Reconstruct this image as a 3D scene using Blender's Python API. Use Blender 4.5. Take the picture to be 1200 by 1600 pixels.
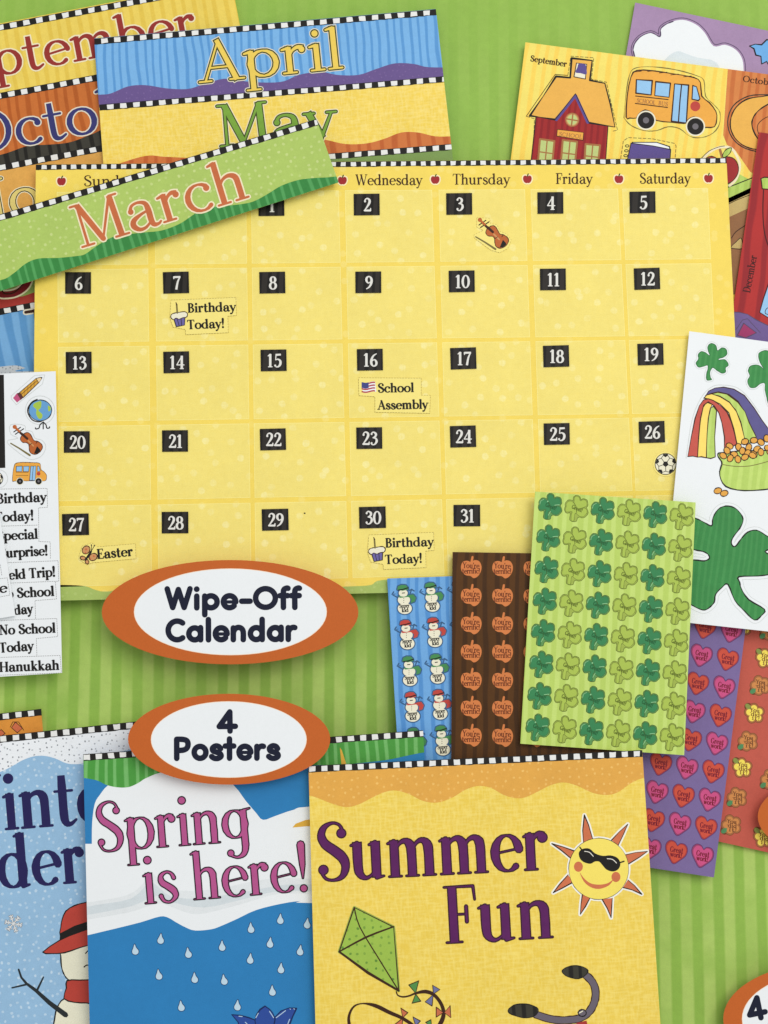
import bpy, math, random
from mathutils import Vector
from mathutils.geometry import delaunay_2d_cdt as CDT
for o in list(bpy.data.objects): bpy.data.objects.remove(o)
SC = bpy.context.scene
COL = SC.collection
# ---------------------------------------------------------------- camera (phone held above the table, tipped a little)
MM = 0.0005            # one unit of the layout grid = half a millimetre on the table
FOC = 2400.0
TILT = math.radians(7.25)
DIST = FOC * MM
CAM = Vector((0, -DIST * math.sin(TILT), DIST * math.cos(TILT)))
cd = bpy.data.cameras.new('camera'); cam = bpy.data.objects.new('camera', cd); COL.objects.link(cam)
cam.location = CAM; cam.rotation_euler = (TILT, 0, 0)
cd.sensor_fit = 'HORIZONTAL'; cd.sensor_width = 36; cd.lens = 36 * FOC / 1200
cd.clip_start = 0.05; cd.clip_end = 60
SC.camera = cam
# ---------------------------------------------------------------- light: a soft bright room, ceiling lamp to the upper right
w = bpy.data.worlds.new('World'); SC.world = w; w.use_nodes = True
bg = w.node_tree.nodes['Background']; bg.inputs[0].default_value = (0.97, 0.985, 1.0, 1); bg.inputs[1].default_value = 0.625
def area(name, loc, size, power, col):
    l = bpy.data.lights.new(name, 'AREA'); l.energy = power; l.size = size; l.color = col
    o = bpy.data.objects.new(name, l); COL.objects.link(o); o.location = loc
    o.rotation_euler = (Vector((0, 0, 0)) - Vector(loc)).to_track_quat('-Z', 'Y').to_euler()
    return o
area('ceiling_lamp', (0.7, 0.72, 2.3), 1.6, 31.0, (1.0, 0.985, 0.955))
vs = SC.view_settings
vs.view_transform = 'Standard'; vs.look = 'None'; vs.exposure = 0.0; vs.gamma = 1.0; vs.use_curve_mapping = False
SC.cycles.max_bounces = 6

# ---------------------------------------------------------------- where things lie: grid point -> table, at height z
CT, ST = math.cos(TILT), math.sin(TILT)
def W(x, y, z=0.0):
    a, b = x - 600, y - 800
    d = Vector((a, FOC * ST - b * CT, -FOC * CT - b * ST))
    t = (z - CAM.z) / d.z
    return Vector((CAM.x + d.x * t, CAM.y + d.y * t, z))

# ---------------------------------------------------------------- materials
def lin(c):
    c /= 255.0
    return c / 12.92 if c <= 0.04045 else ((c + 0.055) / 1.055) ** 2.4
def rgb(c): return (lin(c[0]), lin(c[1]), lin(c[2]), 1)
MATS = {}
def ink(key, c, stripes=None, dots=None, weave=None, mottle=0.05, rough=0.5, grain=0.07):
    """printed paper: colour + optional printed stripes / dots / woven canvas print, with halftone grain"""
    if key in MATS: return MATS[key]
    m = bpy.data.materials.new(key); m.use_nodes = True; MATS[key] = m
    nt = m.node_tree; N = nt.nodes; L = nt.links
    bs = N['Principled BSDF']; bs.inputs['Roughness'].default_value = rough
    bs.inputs['Specular IOR Level'].default_value = 0.14
    tc = N.new('ShaderNodeTexCoord'); co = tc.outputs['Object']
    def math_(op, a, b=None):
        n = N.new('ShaderNodeMath'); n.operation = op
        for i, v in enumerate((a, b)):
            if v is None: continue
            if isinstance(v, (int, float)): n.inputs[i].default_value = v
            else: L.new(v, n.inputs[i])
        return n.outputs[0]
    def noise(scale, detail=2, vec=None):
        n = N.new('ShaderNodeTexNoise'); n.inputs['Scale'].default_value = scale; n.inputs['Detail'].default_value = detail
        L.new(vec or co, n.inputs['Vector']); return n.outputs['Fac']
    def ramp(fac, lo, hi):
        n = N.new('ShaderNodeMapRange'); n.inputs['From Min'].default_value = lo; n.inputs['From Max'].default_value = hi
        L.new(fac, n.inputs['Value']); return n.outputs['Result']
    def mix(fac, a, b, mode='MIX'):
        n = N.new('ShaderNodeMix'); n.data_type = 'RGBA'; n.blend_type = mode
        if isinstance(fac, (int, float)): n.inputs[0].default_value = fac
        else: L.new(fac, n.inputs[0])
        for i, v in ((6, a), (7, b)):
            if isinstance(v, tuple): n.inputs[i].default_value = v
            else: L.new(v, n.inputs[i])
        return n.outputs[2]
    col = rgb(c)
    if stripes:
        # (colour, period in grid units, share of the stripe, wobble, phase, along-x?)
        c2, per, share, wob, ph = stripes[:5]
        sx = N.new('ShaderNodeSeparateXYZ'); L.new(co, sx.inputs[0])
        x = sx.outputs[0]
        wv = math_('MULTIPLY', math_('SUBTRACT', noise(22, 1), 0.5), wob * per * MM * 1.1)
        x = math_('ADD', x, wv)
        if wob: # uneven widths too
            mp = N.new('ShaderNodeMapping'); mp.inputs['Scale'].default_value = (1, 0.12, 0); L.new(co, mp.inputs[0])
            x = math_('ADD', x, math_('MULTIPLY', math_('SUBTRACT', noise(60, 0, mp.outputs[0]), 0.5), wob * per * MM * 1.6))
        f = math_('FRACT', math_('ADD', math_('MULTIPLY', x, 1 / (per * MM)), ph))
        d = math_('ABSOLUTE', math_('SUBTRACT', f, 0.5))
        e = 0.05
        fac = ramp(d, share / 2 + e, share / 2 - e)
        if len(stripes) > 5: fac = math_('MULTIPLY', fac, math_('MULTIPLY', ramp(sx.outputs[1], .50, -.14), ramp(noise(24, 1), stripes[5] - .16, stripes[5] + .2)))
        col = mix(fac, col, rgb(c2))
    if dots:
        c2, per, r, amt = dots[:4]
        v = N.new('ShaderNodeTexVoronoi'); v.voronoi_dimensions = '2D'; v.inputs['Scale'].default_value = 1 / (per * MM)
        v.inputs['Randomness'].default_value = dots[4] if len(dots) > 4 else 0.75
        nv = N.new('ShaderNodeTexNoise'); nv.inputs['Scale'].default_value = 260
        L.new(co, nv.inputs['Vector'])
        ad = N.new('ShaderNodeMix'); ad.data_type = 'VECTOR'; ad.inputs[0].default_value = 0.0016
        L.new(co, ad.inputs[4]); L.new(nv.outputs['Color'], ad.inputs[5])
        L.new(ad.outputs[1], v.inputs['Vector'])
        fac = ramp(v.outputs['Distance'], r, r * 0.72)
        sp = N.new('ShaderNodeSeparateColor'); L.new(v.outputs['Color'], sp.inputs[0])
        fac = math_('MULTIPLY', fac, math_('ADD', math_('MULTIPLY', sp.outputs[0], 0.6), 0.4))
        col = mix(math_('MULTIPLY', fac, amt), col, rgb(c2))
    if weave:
        c2, per, amt = weave
        for axis in (0, 1):
            mp = N.new('ShaderNodeMapping'); s = 1 / (per * MM)
            mp.inputs['Scale'].default_value = (s, s * 0.2, 0) if axis == 0 else (s * 0.2, s, 0)
            L.new(co, mp.inputs[0])
            f = noise(1.0, 1, mp.outputs[0])
            col = mix(math_('MULTIPLY', ramp(f, 0.42, 0.68), amt), col, rgb(c2))
    # uneven ink and fine grain
    k = math_('ADD', math_('MULTIPLY', math_('SUBTRACT', noise(26, 4), 0.5), mottle * 2.2), math_('ADD', math_('MULTIPLY', math_('SUBTRACT', noise(190, 2), 0.5), mottle * 1.8), 1.0))
    g = math_('ADD', math_('MULTIPLY', math_('SUBTRACT', noise(1150, 1), 0.5), grain * 2.4), k)
    n = N.new('ShaderNodeVectorMath'); n.operation = 'SCALE'
    if isinstance(col, tuple): n.inputs[0].default_value = col[:3]
    else: L.new(col, n.inputs[0])
    L.new(g, n.inputs['Scale'])
    L.new(n.outputs[0], bs.inputs['Base Color'])
    # faint tooth of the paper
    bp = N.new('ShaderNodeBump'); bp.inputs['Strength'].default_value = 0.10; bp.inputs['Distance'].default_value = 0.0004
    L.new(math_('ADD', noise(700, 3), math_('MULTIPLY', noise(9, 1), 22.0)), bp.inputs['Height']); L.new(bp.outputs[0], bs.inputs['Normal'])
    return m

# ---------------------------------------------------------------- things
def tag(o, label=None, cat=None, group=None, kind=None):
    for k, v in (('label', label), ('category', cat), ('group', group), ('kind', kind)):
        if v: o[k] = v
    return o
ZS, CALZ = 2.0, 7.5
class Thing:
    """A sheet lying at height z (metres, its upper face). Its Empty sits at the sheet's first corner, on its underside."""
    def __init__(s, name, label, cat, outline, z, th, group=None):
        if th > .5: z *= ZS; th *= ZS                     # boards
        else: z = CALZ * ZS + (z - CALZ)                  # thin cards and stickers on the calendar
        s.z = z * .001; s.th = th * .001; s.out = outline
        a = W(*outline[0], s.z); b = W(*outline[1], s.z)
        s.ang = math.atan2(b.y - a.y, b.x - a.x); s.o = Vector((a.x, a.y, s.z - s.th))
        s.root = bpy.data.objects.new(name, None); COL.objects.link(s.root)
        s.root.empty_display_size = 0.02
        s.root.location = s.o; s.root.rotation_euler = (0, 0, s.ang)
        tag(s.root, label, cat, group)
    def loc(s, x, y, dz=0.0):
        p = W(x, y, s.z + dz) - s.o
        c, n = math.cos(-s.ang), math.sin(-s.ang)
        return Vector((p.x * c - p.y * n, p.x * n + p.y * c, p.z))
    def card(s, mat, name='card'):
        n = len(s.out)
        pts = s.out if area2(s.out) < 0 else s.out[::-1]     # grid y runs down
        top = [s.loc(x, y) for x, y in pts]; bot = []
        for i, p in enumerate(top):                       # the board's edges are cut slanting under the face
            d = (top[(i + 1) % n] - p).normalized() + (p - top[i - 1]).normalized()
            q = p + Vector((-d.y, d.x, 0)).normalized() * (s.th * .45); bot.append(q - Vector((0, 0, s.th)))
        me = bpy.data.meshes.new(name)
        me.from_pydata([tuple(p) for p in top + bot], [], [tuple(range(n)), tuple(range(2 * n - 1, n - 1, -1))] +
                       [(i, i + n, (i + 1) % n + n, (i + 1) % n) for i in range(n)])
        me.materials.append(mat); me.update()
        o = bpy.data.objects.new(name, me); COL.objects.link(o); o.parent = s.root
        return o
    def art(s, name, layers, lvl=1, clip=True, label=None, parent=None):
        dz = lvl * 6e-5
        me = flat(name, layers, lambda x, y: s.loc(x, y, dz), s.out if clip else None)
        o = bpy.data.objects.new(name, me); COL.objects.link(o); o.parent = parent or s.root
        if label: o['label'] = label
        return o
    def stamp(s, name, me, x, y, lvl=1, rot=0.0):
        o = bpy.data.objects.new(name, me); COL.objects.link(o); o.parent = s.root
        o.location = s.loc(x, y, lvl * 6e-5); o.rotation_euler = (0, 0, -s.ang + rot)
        return o
    def stamp_mesh(s, name, layers, x, y):
        k = (W(x + 10, y, s.z) - W(x, y, s.z)).x / 10
        return flat(name, layers, lambda a, b: Vector((a * k, -b * k, 0)), None)
def area2(p):
    return sum(p[i][0] * p[(i + 1) % len(p)][1] - p[(i + 1) % len(p)][0] * p[i][1] for i in range(len(p))) / 2
def flat(name, layers, place, clip):
    """Layers (material, polygon) painted one over the other become ONE flat mesh without overlapping faces."""
    vs, fs, mats, idx = [], [], [], []
    allp = ([(None, clip)] if clip else []) + list(layers)
    for m, p in allp:
        q = [(x, -y) for x, y in p]
        if area2(q) < 0: q = q[::-1]
        b = len(vs); vs += [Vector(v) for v in q]; fs.append(list(range(b, b + len(q))))
    V, _, F, _, _, OF = CDT(vs, [], fs, 1, 1e-4)
    me = bpy.data.meshes.new(name); names = []
    faces, mi = [], []
    for f, of in zip(F, OF):
        if not of: continue
        if clip:
            if 0 not in of: continue
            k = max(of)
            if k == 0: continue
        else: k = max(of)
        m = allp[k][0]
        if m not in names: names.append(m)
        faces.append(tuple(f)); mi.append(names.index(m))
    used = sorted({i for f in faces for i in f}); mp = {v: i for i, v in enumerate(used)}
    me.from_pydata([tuple(place(V[i].x, -V[i].y)) for i in used], [], [tuple(mp[i] for i in f) for f in faces])
    for m in names: me.materials.append(MATS[m])
    me.polygons.foreach_set('material_index', mi); me.update()
    return me

# ---------------------------------------------------------------- drawing: curves, strokes, lettering (all in grid units)
def spline(pts, n=4, closed=False):
    if len(pts) < 3: return list(pts)
    P = [tuple(p) for p in pts]; out = []; N = len(P); D = len(P[0])
    rng = range(N if closed else N - 1)
    for i in rng:
        g = (lambda k: P[k % N]) if closed else (lambda k: P[min(max(k, 0), N - 1)])
        p0, p1, p2, p3 = g(i - 1), g(i), g(i + 1), g(i + 2)
        for j in range(n):
            t = j / n
            out.append(tuple(0.5 * (2 * p1[d] + (p2[d] - p0[d]) * t + (2 * p0[d] - 5 * p1[d] + 4 * p2[d] - p3[d]) * t * t + (3 * p1[d] - p0[d] - 3 * p2[d] + p3[d]) * t ** 3) for d in range(D)))
    if not closed: out.append(P[-1])
    return out
def ell(cx, cy, rx, ry=None, n=28, rot=0.0):
    ry = rx if ry is None else ry; c, s = math.cos(rot), math.sin(rot)
    return [(cx + rx * math.cos(a) * c - ry * math.sin(a) * s, cy + rx * math.cos(a) * s + ry * math.sin(a) * c) for a in (i / n * 2 * math.pi for i in range(n))]
def capsule(a, b, ra, rb, n=5, fa=None, fb=None):
    dx, dy = b[0] - a[0], b[1] - a[1]
    if math.hypot(dx, dy) < 1e-4: return ell(a[0], a[1], max(ra, rb), n=2 * n + 4)
    t = math.atan2(dy, dx)
    if fa is not None or fb is not None:                   # cut square at one end or both
        cx, cy = dx / math.hypot(dx, dy), dy / math.hypot(dx, dy)
        A = [(a[0] - cx * fa - cy * ra, a[1] - cy * fa + cx * ra), (a[0] - cx * fa + cy * ra, a[1] - cy * fa - cx * ra)] if fa is not None else \
            [(a[0] + ra * math.cos(t + math.pi / 2 + math.pi * i / n), a[1] + ra * math.sin(t + math.pi / 2 + math.pi * i / n)) for i in range(n + 1)]
        B = [(b[0] + cx * fb + cy * rb, b[1] + cy * fb - cx * rb), (b[0] + cx * fb - cy * rb, b[1] + cy * fb + cx * rb)] if fb is not None else \
            [(b[0] + rb * math.cos(t - math.pi / 2 + math.pi * i / n), b[1] + rb * math.sin(t - math.pi / 2 + math.pi * i / n)) for i in range(n + 1)]
        return A + B
    return [(a[0] + ra * math.cos(t + math.pi / 2 + math.pi * i / n), a[1] + ra * math.sin(t + math.pi / 2 + math.pi * i / n)) for i in range(n + 1)] + \
           [(b[0] + rb * math.cos(t - math.pi / 2 + math.pi * i / n), b[1] + rb * math.sin(t - math.pi / 2 + math.pi * i / n)) for i in range(n + 1)]
def line(mat, pts, r, closed=False, jit=0.0, n=4):
    """a pen line: pts may carry a third value, the width factor"""
    R = random.Random(len(pts) * 7 + int(pts[0][0]))
    P = list(pts) + ([pts[0]] if closed else [])
    ws = [(p[2] if len(p) > 2 else 1) * r * (1 + jit * R.uniform(-1, 1)) for p in P]
    return [(mat, capsule(P[i], P[i + 1], ws[i], ws[i + 1], n)) for i in range(len(P) - 1)]
def inked(fill, pen, pts, r=0.8, jit=0.35, closed=True):
    return [(fill, [p[:2] for p in pts])] + line(pen, pts, r, closed, jit)
def dashed(mat, pts, r, on=3.0, off=2.2, closed=False):
    P = list(pts) + ([pts[0]] if closed else []); out = []; k = 0.0; draw = True; cur = [P[0][:2]]
    left = on
    for i in range(len(P) - 1):
        a, b = P[i][:2], P[i + 1][:2]; d = math.hypot(b[0] - a[0], b[1] - a[1]); pos = 0.0
        while d - pos > left:
            pos += left; q = (a[0] + (b[0] - a[0]) * pos / d, a[1] + (b[1] - a[1]) * pos / d)
            if draw: out += line(mat, cur + [q], r, n=2)
            draw = not draw; cur = [q]; left = on if draw else off
        left -= d - pos
        if draw: cur.append(b)
    return out
def zz(s, ox, oy, pts): return [((p[0] / s + ox, p[1] / s + oy) + tuple(p[2:])) for p in pts]

def arc(cx, cy, rx, ry, a0, a1, n=10, lo=0.0, hi=1.0):
    o = []
    for i in range(n + 1):
        a = math.radians(a0 + (a1 - a0) * i / n); o.append((cx + rx * math.cos(a), cy + ry * math.sin(a), lo + (hi - lo) * abs(math.cos(a)) ** 1.3))
    return o
def sf(x, y, h=.12): return ('l', [(x - h, y, 0), (x + h, y, 0)])
def st(x, a, b, wa=1, wb=1): return ('l', [(x, a, wa), (x, b, wb)])
def fl(x, y=.62): return ('l', [(x - .12, y - .035, .05), (x, y, .35)])
def C(*p): return ('c', list(p))
def Ln(*p): return ('l', list(p))
def D(x, y, w=1.2): return ('l', [(x, y, w), (x + .001, y, w)])
bowlR = arc(.37, .325, .235, .3, 0, 360, 16)
SERIF = {
 'a': (.64, [D(.13, .47, .95), C((.12, .47, .5), (.17, .59, .2), (.30, .63, .15), (.43, .57, .6), (.46, .42, 1), (.46, .16, 1), (.49, .05, .7), (.58, .04, .2), (.63, .08, 0)), C((.46, .40, 0), (.30, .35, .2), (.14, .26, .8), (.11, .14, 1), (.2, .03, .5), (.33, .04, .2), (.46, .15, 0))]),
 'b': (.68, [fl(.16, .98), st(.16, .98, .08), Ln(*bowlR)]),
 'c': (.58, [D(.49, .50, 1.15), Ln(*arc(.33, .325, .24, .3, 48, 312, 14))]),
 'd': (.70, [fl(.51, .98), st(.51, .98, .05), Ln(*arc(.31, .325, .235, .3, 0, 360, 16)), Ln((.51, .03, .3), (.64, .05, 0))]),
 'e': (.62, [Ln((.12, .33, 0), (.53, .39, 0)), Ln(*arc(.33, .325, .235, .3, 12, 312, 15))]),
 'f': (.44, [C((.17, .03, 1), (.17, .75, 1), (.20, .92, .8), (.31, .99, .4)), D(.38, .92, 1), Ln((.04, .61, 0), (.36, .61, 0)), sf(.17, .03)]),
 'g': (.68, [Ln(*arc(.31, .36, .225, .265, 0, 360, 16)), C((.51, .62, 1), (.51, .1, 1), (.51, -.1, 1), (.46, -.23, .7), (.32, -.29, .2), (.19, -.25, .2)), D(.17, -.2, 1.0), Ln((.51, .62, .2), (.66, .65, 0))]),
 'h': (.68, [fl(.16, .98), st(.16, .98, .03), sf(.16, .03), C((.16, .42, 0), (.25, .57, .2), (.38, .62, .5), (.49, .55, 1), (.51, .38, 1), (.51, .03, 1)), sf(.51, .03)]),
 'i': (.32, [fl(.16), st(.16, .62, .03), sf(.16, .03), D(.16, .90, 1.3)]),
 'k': (.64, [fl(.16, .98), st(.16, .98, .03), sf(.16, .03), Ln((.16, .26, 0), (.47, .61, 0)), sf(.47, .61, .09), Ln((.27, .37, .8), (.50, .03, 1)), sf(.52, .03, .1)]),
 'l': (.32, [fl(.16, .99), st(.16, .99, .03), sf(.16, .03)]),
 'm': (1.0, [fl(.16), st(.16, .62, .03), sf(.16, .03), C((.16, .42, 0), (.25, .57, .2), (.37, .62, .5), (.47, .55, 1), (.49, .38, 1), (.49, .03, 1)), sf(.49, .03), C((.49, .42, 0), (.58, .57, .2), (.70, .62, .5), (.80, .55, 1), (.82, .38, 1), (.82, .03, 1)), sf(.82, .03)]),
 'n': (.68, [fl(.16), st(.16, .62, .03), sf(.16, .03), C((.16, .42, 0), (.25, .57, .2), (.38, .62, .5), (.49, .55, 1), (.51, .38, 1), (.51, .03, 1)), sf(.51, .03)]),
 'o': (.66, [Ln(*arc(.33, .325, .245, .3, 0, 360, 18))]),
 'p': (.68, [fl(.16), st(.16, .62, -.28), sf(.16, -.28), Ln(*bowlR)]),
 'r': (.50, [fl(.16), st(.16, .62, .03), sf(.16, .03), C((.16, .38, 0), (.22, .54, .2), (.32, .62, .5), (.40, .60, .8)), D(.40, .56, 1.15)]),
 's': (.50, [C((.41, .50, .5), (.36, .59, .3), (.25, .63, .2), (.12, .56, .6), (.13, .43, .9), (.26, .34, 1), (.39, .24, 1), (.42, .12, .7), (.29, .02, .2), (.15, .05, .3), (.09, .15, .6))]),
 't': (.44, [C((.19, .86, .8), (.19, .6, 1), (.19, .2, 1), (.22, .06, .8), (.31, .03, .3), (.42, .10, 0)), Ln((.04, .61, 0), (.38, .61, 0))]),
 'u': (.70, [fl(.15), C((.15, .62, 1), (.15, .25, 1), (.18, .1, .8), (.29, .03, .3), (.41, .08, .1), (.50, .2, 0)), fl(.50), st(.50, .62, .05), Ln((.50, .03, .3), (.64, .05, 0))]),
 'v': (.56, [Ln((.08, .61, 1), (.28, .05, .8)), Ln((.28, .05, .1), (.48, .61, 0)), sf(.08, .61, .1), sf(.49, .61, .08)]),
 'w': (.86, [Ln((.08, .61, 1), (.26, .05, .8)), Ln((.26, .05, .1), (.43, .61, 0)), Ln((.40, .61, 1), (.58, .05, .8)), Ln((.58, .05, .1), (.76, .61, 0)), sf(.08, .61, .1), sf(.77, .61, .08)]),
 'y': (.58, [Ln((.09, .61, 1), (.30, .06, .9)), C((.51, .61, 0), (.30, .06, .3), (.20, -.2, .3), (.10, -.27, .4)), D(.08, -.24, .7), sf(.09, .61, .1), sf(.51, .61, .09)]),
 '!': (.30, [Ln((.15, .96, 1.25), (.15, .55, .8), (.14, .28, 0)), D(.14, .07, 1.15)]),
 "'": (.18, [Ln((.09, .97, .9), (.08, .75, .1))]),
 ' ': (.30, []),
 'A': (.80, [Ln((.40, .97, 0), (.11, .03, .1)), Ln((.38, .97, .8), (.67, .03, 1)), Ln((.2, .34, 0), (.57, .34, 0)), sf(.11, .03, .11), sf(.68, .03, .13)]),
 'B': (.66, [st(.17, .97, .03), C((.06, .97, 0), (.36, .96, .2), (.49, .77, 1), (.38, .55, .3), (.17, .52, 0)), C((.17, .52, 0), (.42, .5, .3), (.55, .28, 1), (.42, .05, .3), (.06, .03, 0))]),
 'C': (.82, [Ln(*arc(.42, .5, .33, .46, 48, 312, 16)), Ln((.64, .86, 0), (.66, .7, 0))]),
 'L': (.62, [st(.17, .97, .03), sf(.17, .97), Ln((.05, .03, 0), (.54, .03, .1), (.57, .2, 0))]),
 'U': (.80, [C((.17, .97, 1), (.17, .3, 1), (.24, .08, .7), (.40, .02, .3), (.57, .1, .1), (.63, .3, 0), (.63, .97, 0)), sf(.17, .97), sf(.63, .97)]),
 'D': (.80, [st(.17, .97, .03), C((.06, .97, 0), (.44, .96, .2), (.68, .74, .9), (.70, .4, 1), (.48, .06, .2), (.06, .03, 0))]),
 'E': (.66, [st(.17, .97, .03), Ln((.05, .97, 0), (.56, .97, 0), (.57, .80, 0)), Ln((.17, .51, 0), (.42, .51, 0)), Ln((.42, .61, 0), (.42, .41, 0)), Ln((.05, .03, 0), (.58, .03, .1), (.61, .22, 0))]),
 'F': (.62, [st(.19, .97, .03), Ln((.05, .97, 0), (.57, .97, .1), (.59, .74, 0)), Ln((.19, .50, 0), (.43, .50, 0)), Ln((.43, .63, .2), (.43, .37, .2)), sf(.19, .03, .14)]),
 'G': (.80, [Ln(*arc(.40, .5, .32, .47, 45, 320, 16)), st(.66, .38, .12), sf(.66, .38, .1), Ln((.62, .85, 0), (.64, .7, 0))]),
 'H': (.86, [st(.17, .97, .03), st(.68, .97, .03), sf(.17, .97), sf(.17, .03), sf(.68, .97), sf(.68, .03), Ln((.17, .5, 0), (.68, .5, 0))]),
 'M': (.98, [st(.16, .95, .03, .1, .15), Ln((.17, .95, 1), (.47, .08, .9)), Ln((.47, .08, 0), (.79, .95, .2)), Ln((.80, .95, 1), (.83, .03, 1)), sf(.16, .03, .12), sf(.84, .03, .13), sf(.10, .97, .07), sf(.86, .97, .07)]),
 'N': (.86, [st(.16, .95, .03, .1, .1), Ln((.16, .95, 1), (.68, .05, .9)), st(.69, .97, .05, .1, .1), sf(.16, .03, .12), sf(.10, .97, .08), sf(.69, .97, .12)]),
 'O': (.92, [Ln(*arc(.46, .5, .37, .46, 0, 360, 22))]),
 'P': (.66, [st(.17, .97, .03), C((.06, .97, 0), (.40, .96, .2), (.55, .74, 1), (.42, .48, .3), (.17, .45, 0)), sf(.17, .03)]),
 'S': (.66, [D(.52, .80, 1.1), C((.55, .82, .2), (.49, .94, .1), (.35, .98, .1), (.19, .91, .5), (.13, .77, .85), (.20, .63, 1), (.36, .52, 1.1), (.52, .39, 1.1), (.57, .24, .9), (.50, .08, .5), (.34, .02, .1), (.18, .05, .1), (.10, .17, .2)), D(.14, .20, 1.1)]),
 'T': (.74, [st(.37, .97, .03), Ln((.05, .80, 0), (.07, .97, 0), (.67, .97, 0), (.69, .80, 0)), sf(.37, .03, .13)]),
 'W': (1.04, [Ln((.08, .97, 1), (.31, .03, .8)), Ln((.31, .03, .1), (.54, .93, 0)), Ln((.48, .97, 1), (.72, .03, .8)), Ln((.72, .03, .1), (.95, .97, 0)), sf(.08, .97, .1), sf(.48, .97, .1), sf(.95, .97, .09)]),
 'Y': (.70, [Ln((.09, .97, 1), (.35, .48, 1)), Ln((.62, .97, 0), (.35, .48, .1)), st(.35, .48, .03), sf(.09, .97, .1), sf(.62, .97, .09), sf(.35, .03)]),
 '0': (.60, [Ln(*arc(.30, .47, .22, .44, 0, 360, 18))]),
 '1': (.48, [Ln((.09, .80, .1), (.24, .91, .4)), st(.24, .91, .03), sf(.24, .03, .14)]),
 '2': (.58, [D(.12, .72, .8), C((.10, .74, .4), (.17, .88, .2), (.31, .92, .4), (.45, .80, .9), (.43, .60, 1), (.28, .34, .5), (.09, .08, .1)), Ln((.09, .07, .6), (.50, .07, .7), (.53, .22, 0))]),
 '3': (.58, [D(.12, .78, .7), C((.10, .80, .3), (.24, .92, .2), (.43, .80, .9), (.40, .62, .7), (.22, .52, 0)), C((.22, .52, .1), (.44, .46, .5), (.49, .26, 1), (.36, .06, .4), (.2, .02, .1), (.11, .08, .2)), D(.12, .13, .8)]),
 '4': (.62, [Ln((.42, .92, 0), (.06, .30, .1), (.58, .30, .1)), st(.42, .92, .03), sf(.42, .03, .12)]),
 '5': (.58, [Ln((.18, .90, .1), (.15, .52, 0)), Ln((.18, .88, .8), (.50, .90, .6)), C((.15, .52, 0), (.32, .57, .3), (.49, .44, .9), (.48, .2, 1), (.34, .04, .4), (.18, .03, .1)), D(.12, .12, .8)]),
 '6': (.60, [C((.48, .91, 0), (.26, .76, .5), (.12, .46, 1), (.13, .18, .9), (.29, .03, .2), (.46, .13, .8), (.48, .33, .9), (.34, .50, .2), (.15, .38, .1))]),
 '7': (.56, [Ln((.07, .76, 0), (.09, .88, .7), (.52, .89, .7)), C((.52, .89, .1), (.36, .55, .6), (.26, .03, .9))]),
 '8': (.60, [Ln(*arc(.30, .70, .165, .205, 0, 360, 16)), Ln(*arc(.30, .265, .21, .24, 0, 360, 16))]),
 '9': (.60, [C((.12, .03, 0), (.34, .18, .5), (.48, .48, 1), (.47, .76, .9), (.31, .91, .2), (.14, .81, .8), (.12, .61, .9), (.26, .44, .2), (.45, .56, .1))]),
}
def A1(*a): return [(x, y, 1) for x, y, _ in arc(*a)]
def R1(*p): return ('l', [(x, y, 1) for x, y in p])
ROUND = {
 'W': (1.12, [R1((.10, .93), (.32, .09), (.55, .90), (.78, .09), (1.02, .93))]),
 'i': (.34, [R1((.17, .60), (.17, .07)), D(.17, .91, 1.1)]), 'l': (.34, [R1((.17, .98), (.17, .07))]),
 'p': (.78, [R1((.15, .60), (.15, -.24)), ('l', A1(.40, .34, .25, .27, 0, 360, 18))]),
 'e': (.74, [('l', [(.15, .33, 0), (.62, .33, 0)]), ('l', A1(.37, .34, .25, .27, -2, 318, 16))]),
 '-': (.58, [R1((.12, .36), (.46, .36))]),
 'O': (1.0, [('l', A1(.50, .50, .40, .42, 0, 360, 22))]),
 'f': (.46, [('c', [(.22, .07, 1), (.22, .7, 1), (.25, .88, 1), (.36, .94, 1), (.41, .93, 1)]), R1((.08, .60), (.40, .60))]),
 'C': (.84, [('l', A1(.47, .50, .38, .42, 52, 308, 18))]),
 'a': (.78, [('l', A1(.37, .34, .25, .27, 0, 360, 18)), R1((.62, .62), (.62, .07))]),
 'd': (.80, [('l', A1(.37, .34, .25, .27, 0, 360, 18)), R1((.62, .98), (.62, .07))]),
 'n': (.74, [R1((.14, .60), (.14, .07)), ('c', [(.14, .4, 1), (.22, .56, 1), (.36, .62, 1), (.5, .56, 1), (.56, .4, 1), (.56, .07, 1)])]),
 'r': (.52, [R1((.14, .60), (.14, .07)), ('c', [(.14, .4, 1), (.22, .55, 1), (.34, .61, 1), (.42, .60, 1)])]),
 's': (.64, [('c', [(.50, .50, 1), (.42, .60, 1), (.28, .62, 1), (.16, .53, 1), (.18, .41, 1), (.32, .35, 1), (.48, .28, 1), (.52, .16, 1), (.40, .07, 1), (.24, .07, 1), (.12, .15, 1)])]),
 't': (.52, [R1((.24, .94), (.24, .07)), R1((.06, .62), (.42, .62))]),
 'P': (.76, [R1((.14, .93), (.14, .07)), ('c', [(.14, .93, 1), (.42, .92, 1), (.58, .85, 1), (.62, .68, 1), (.56, .52, 1), (.40, .44, 1), (.14, .43, 1)])]),
 'o': (.74, [('l', A1(.37, .34, .25, .27, 0, 360, 18))]),
 '4': (.76, [R1((.64, .28), (.10, .28), (.46, .93), (.46, .07))]),
 ' ': (.3, []),
}
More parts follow.
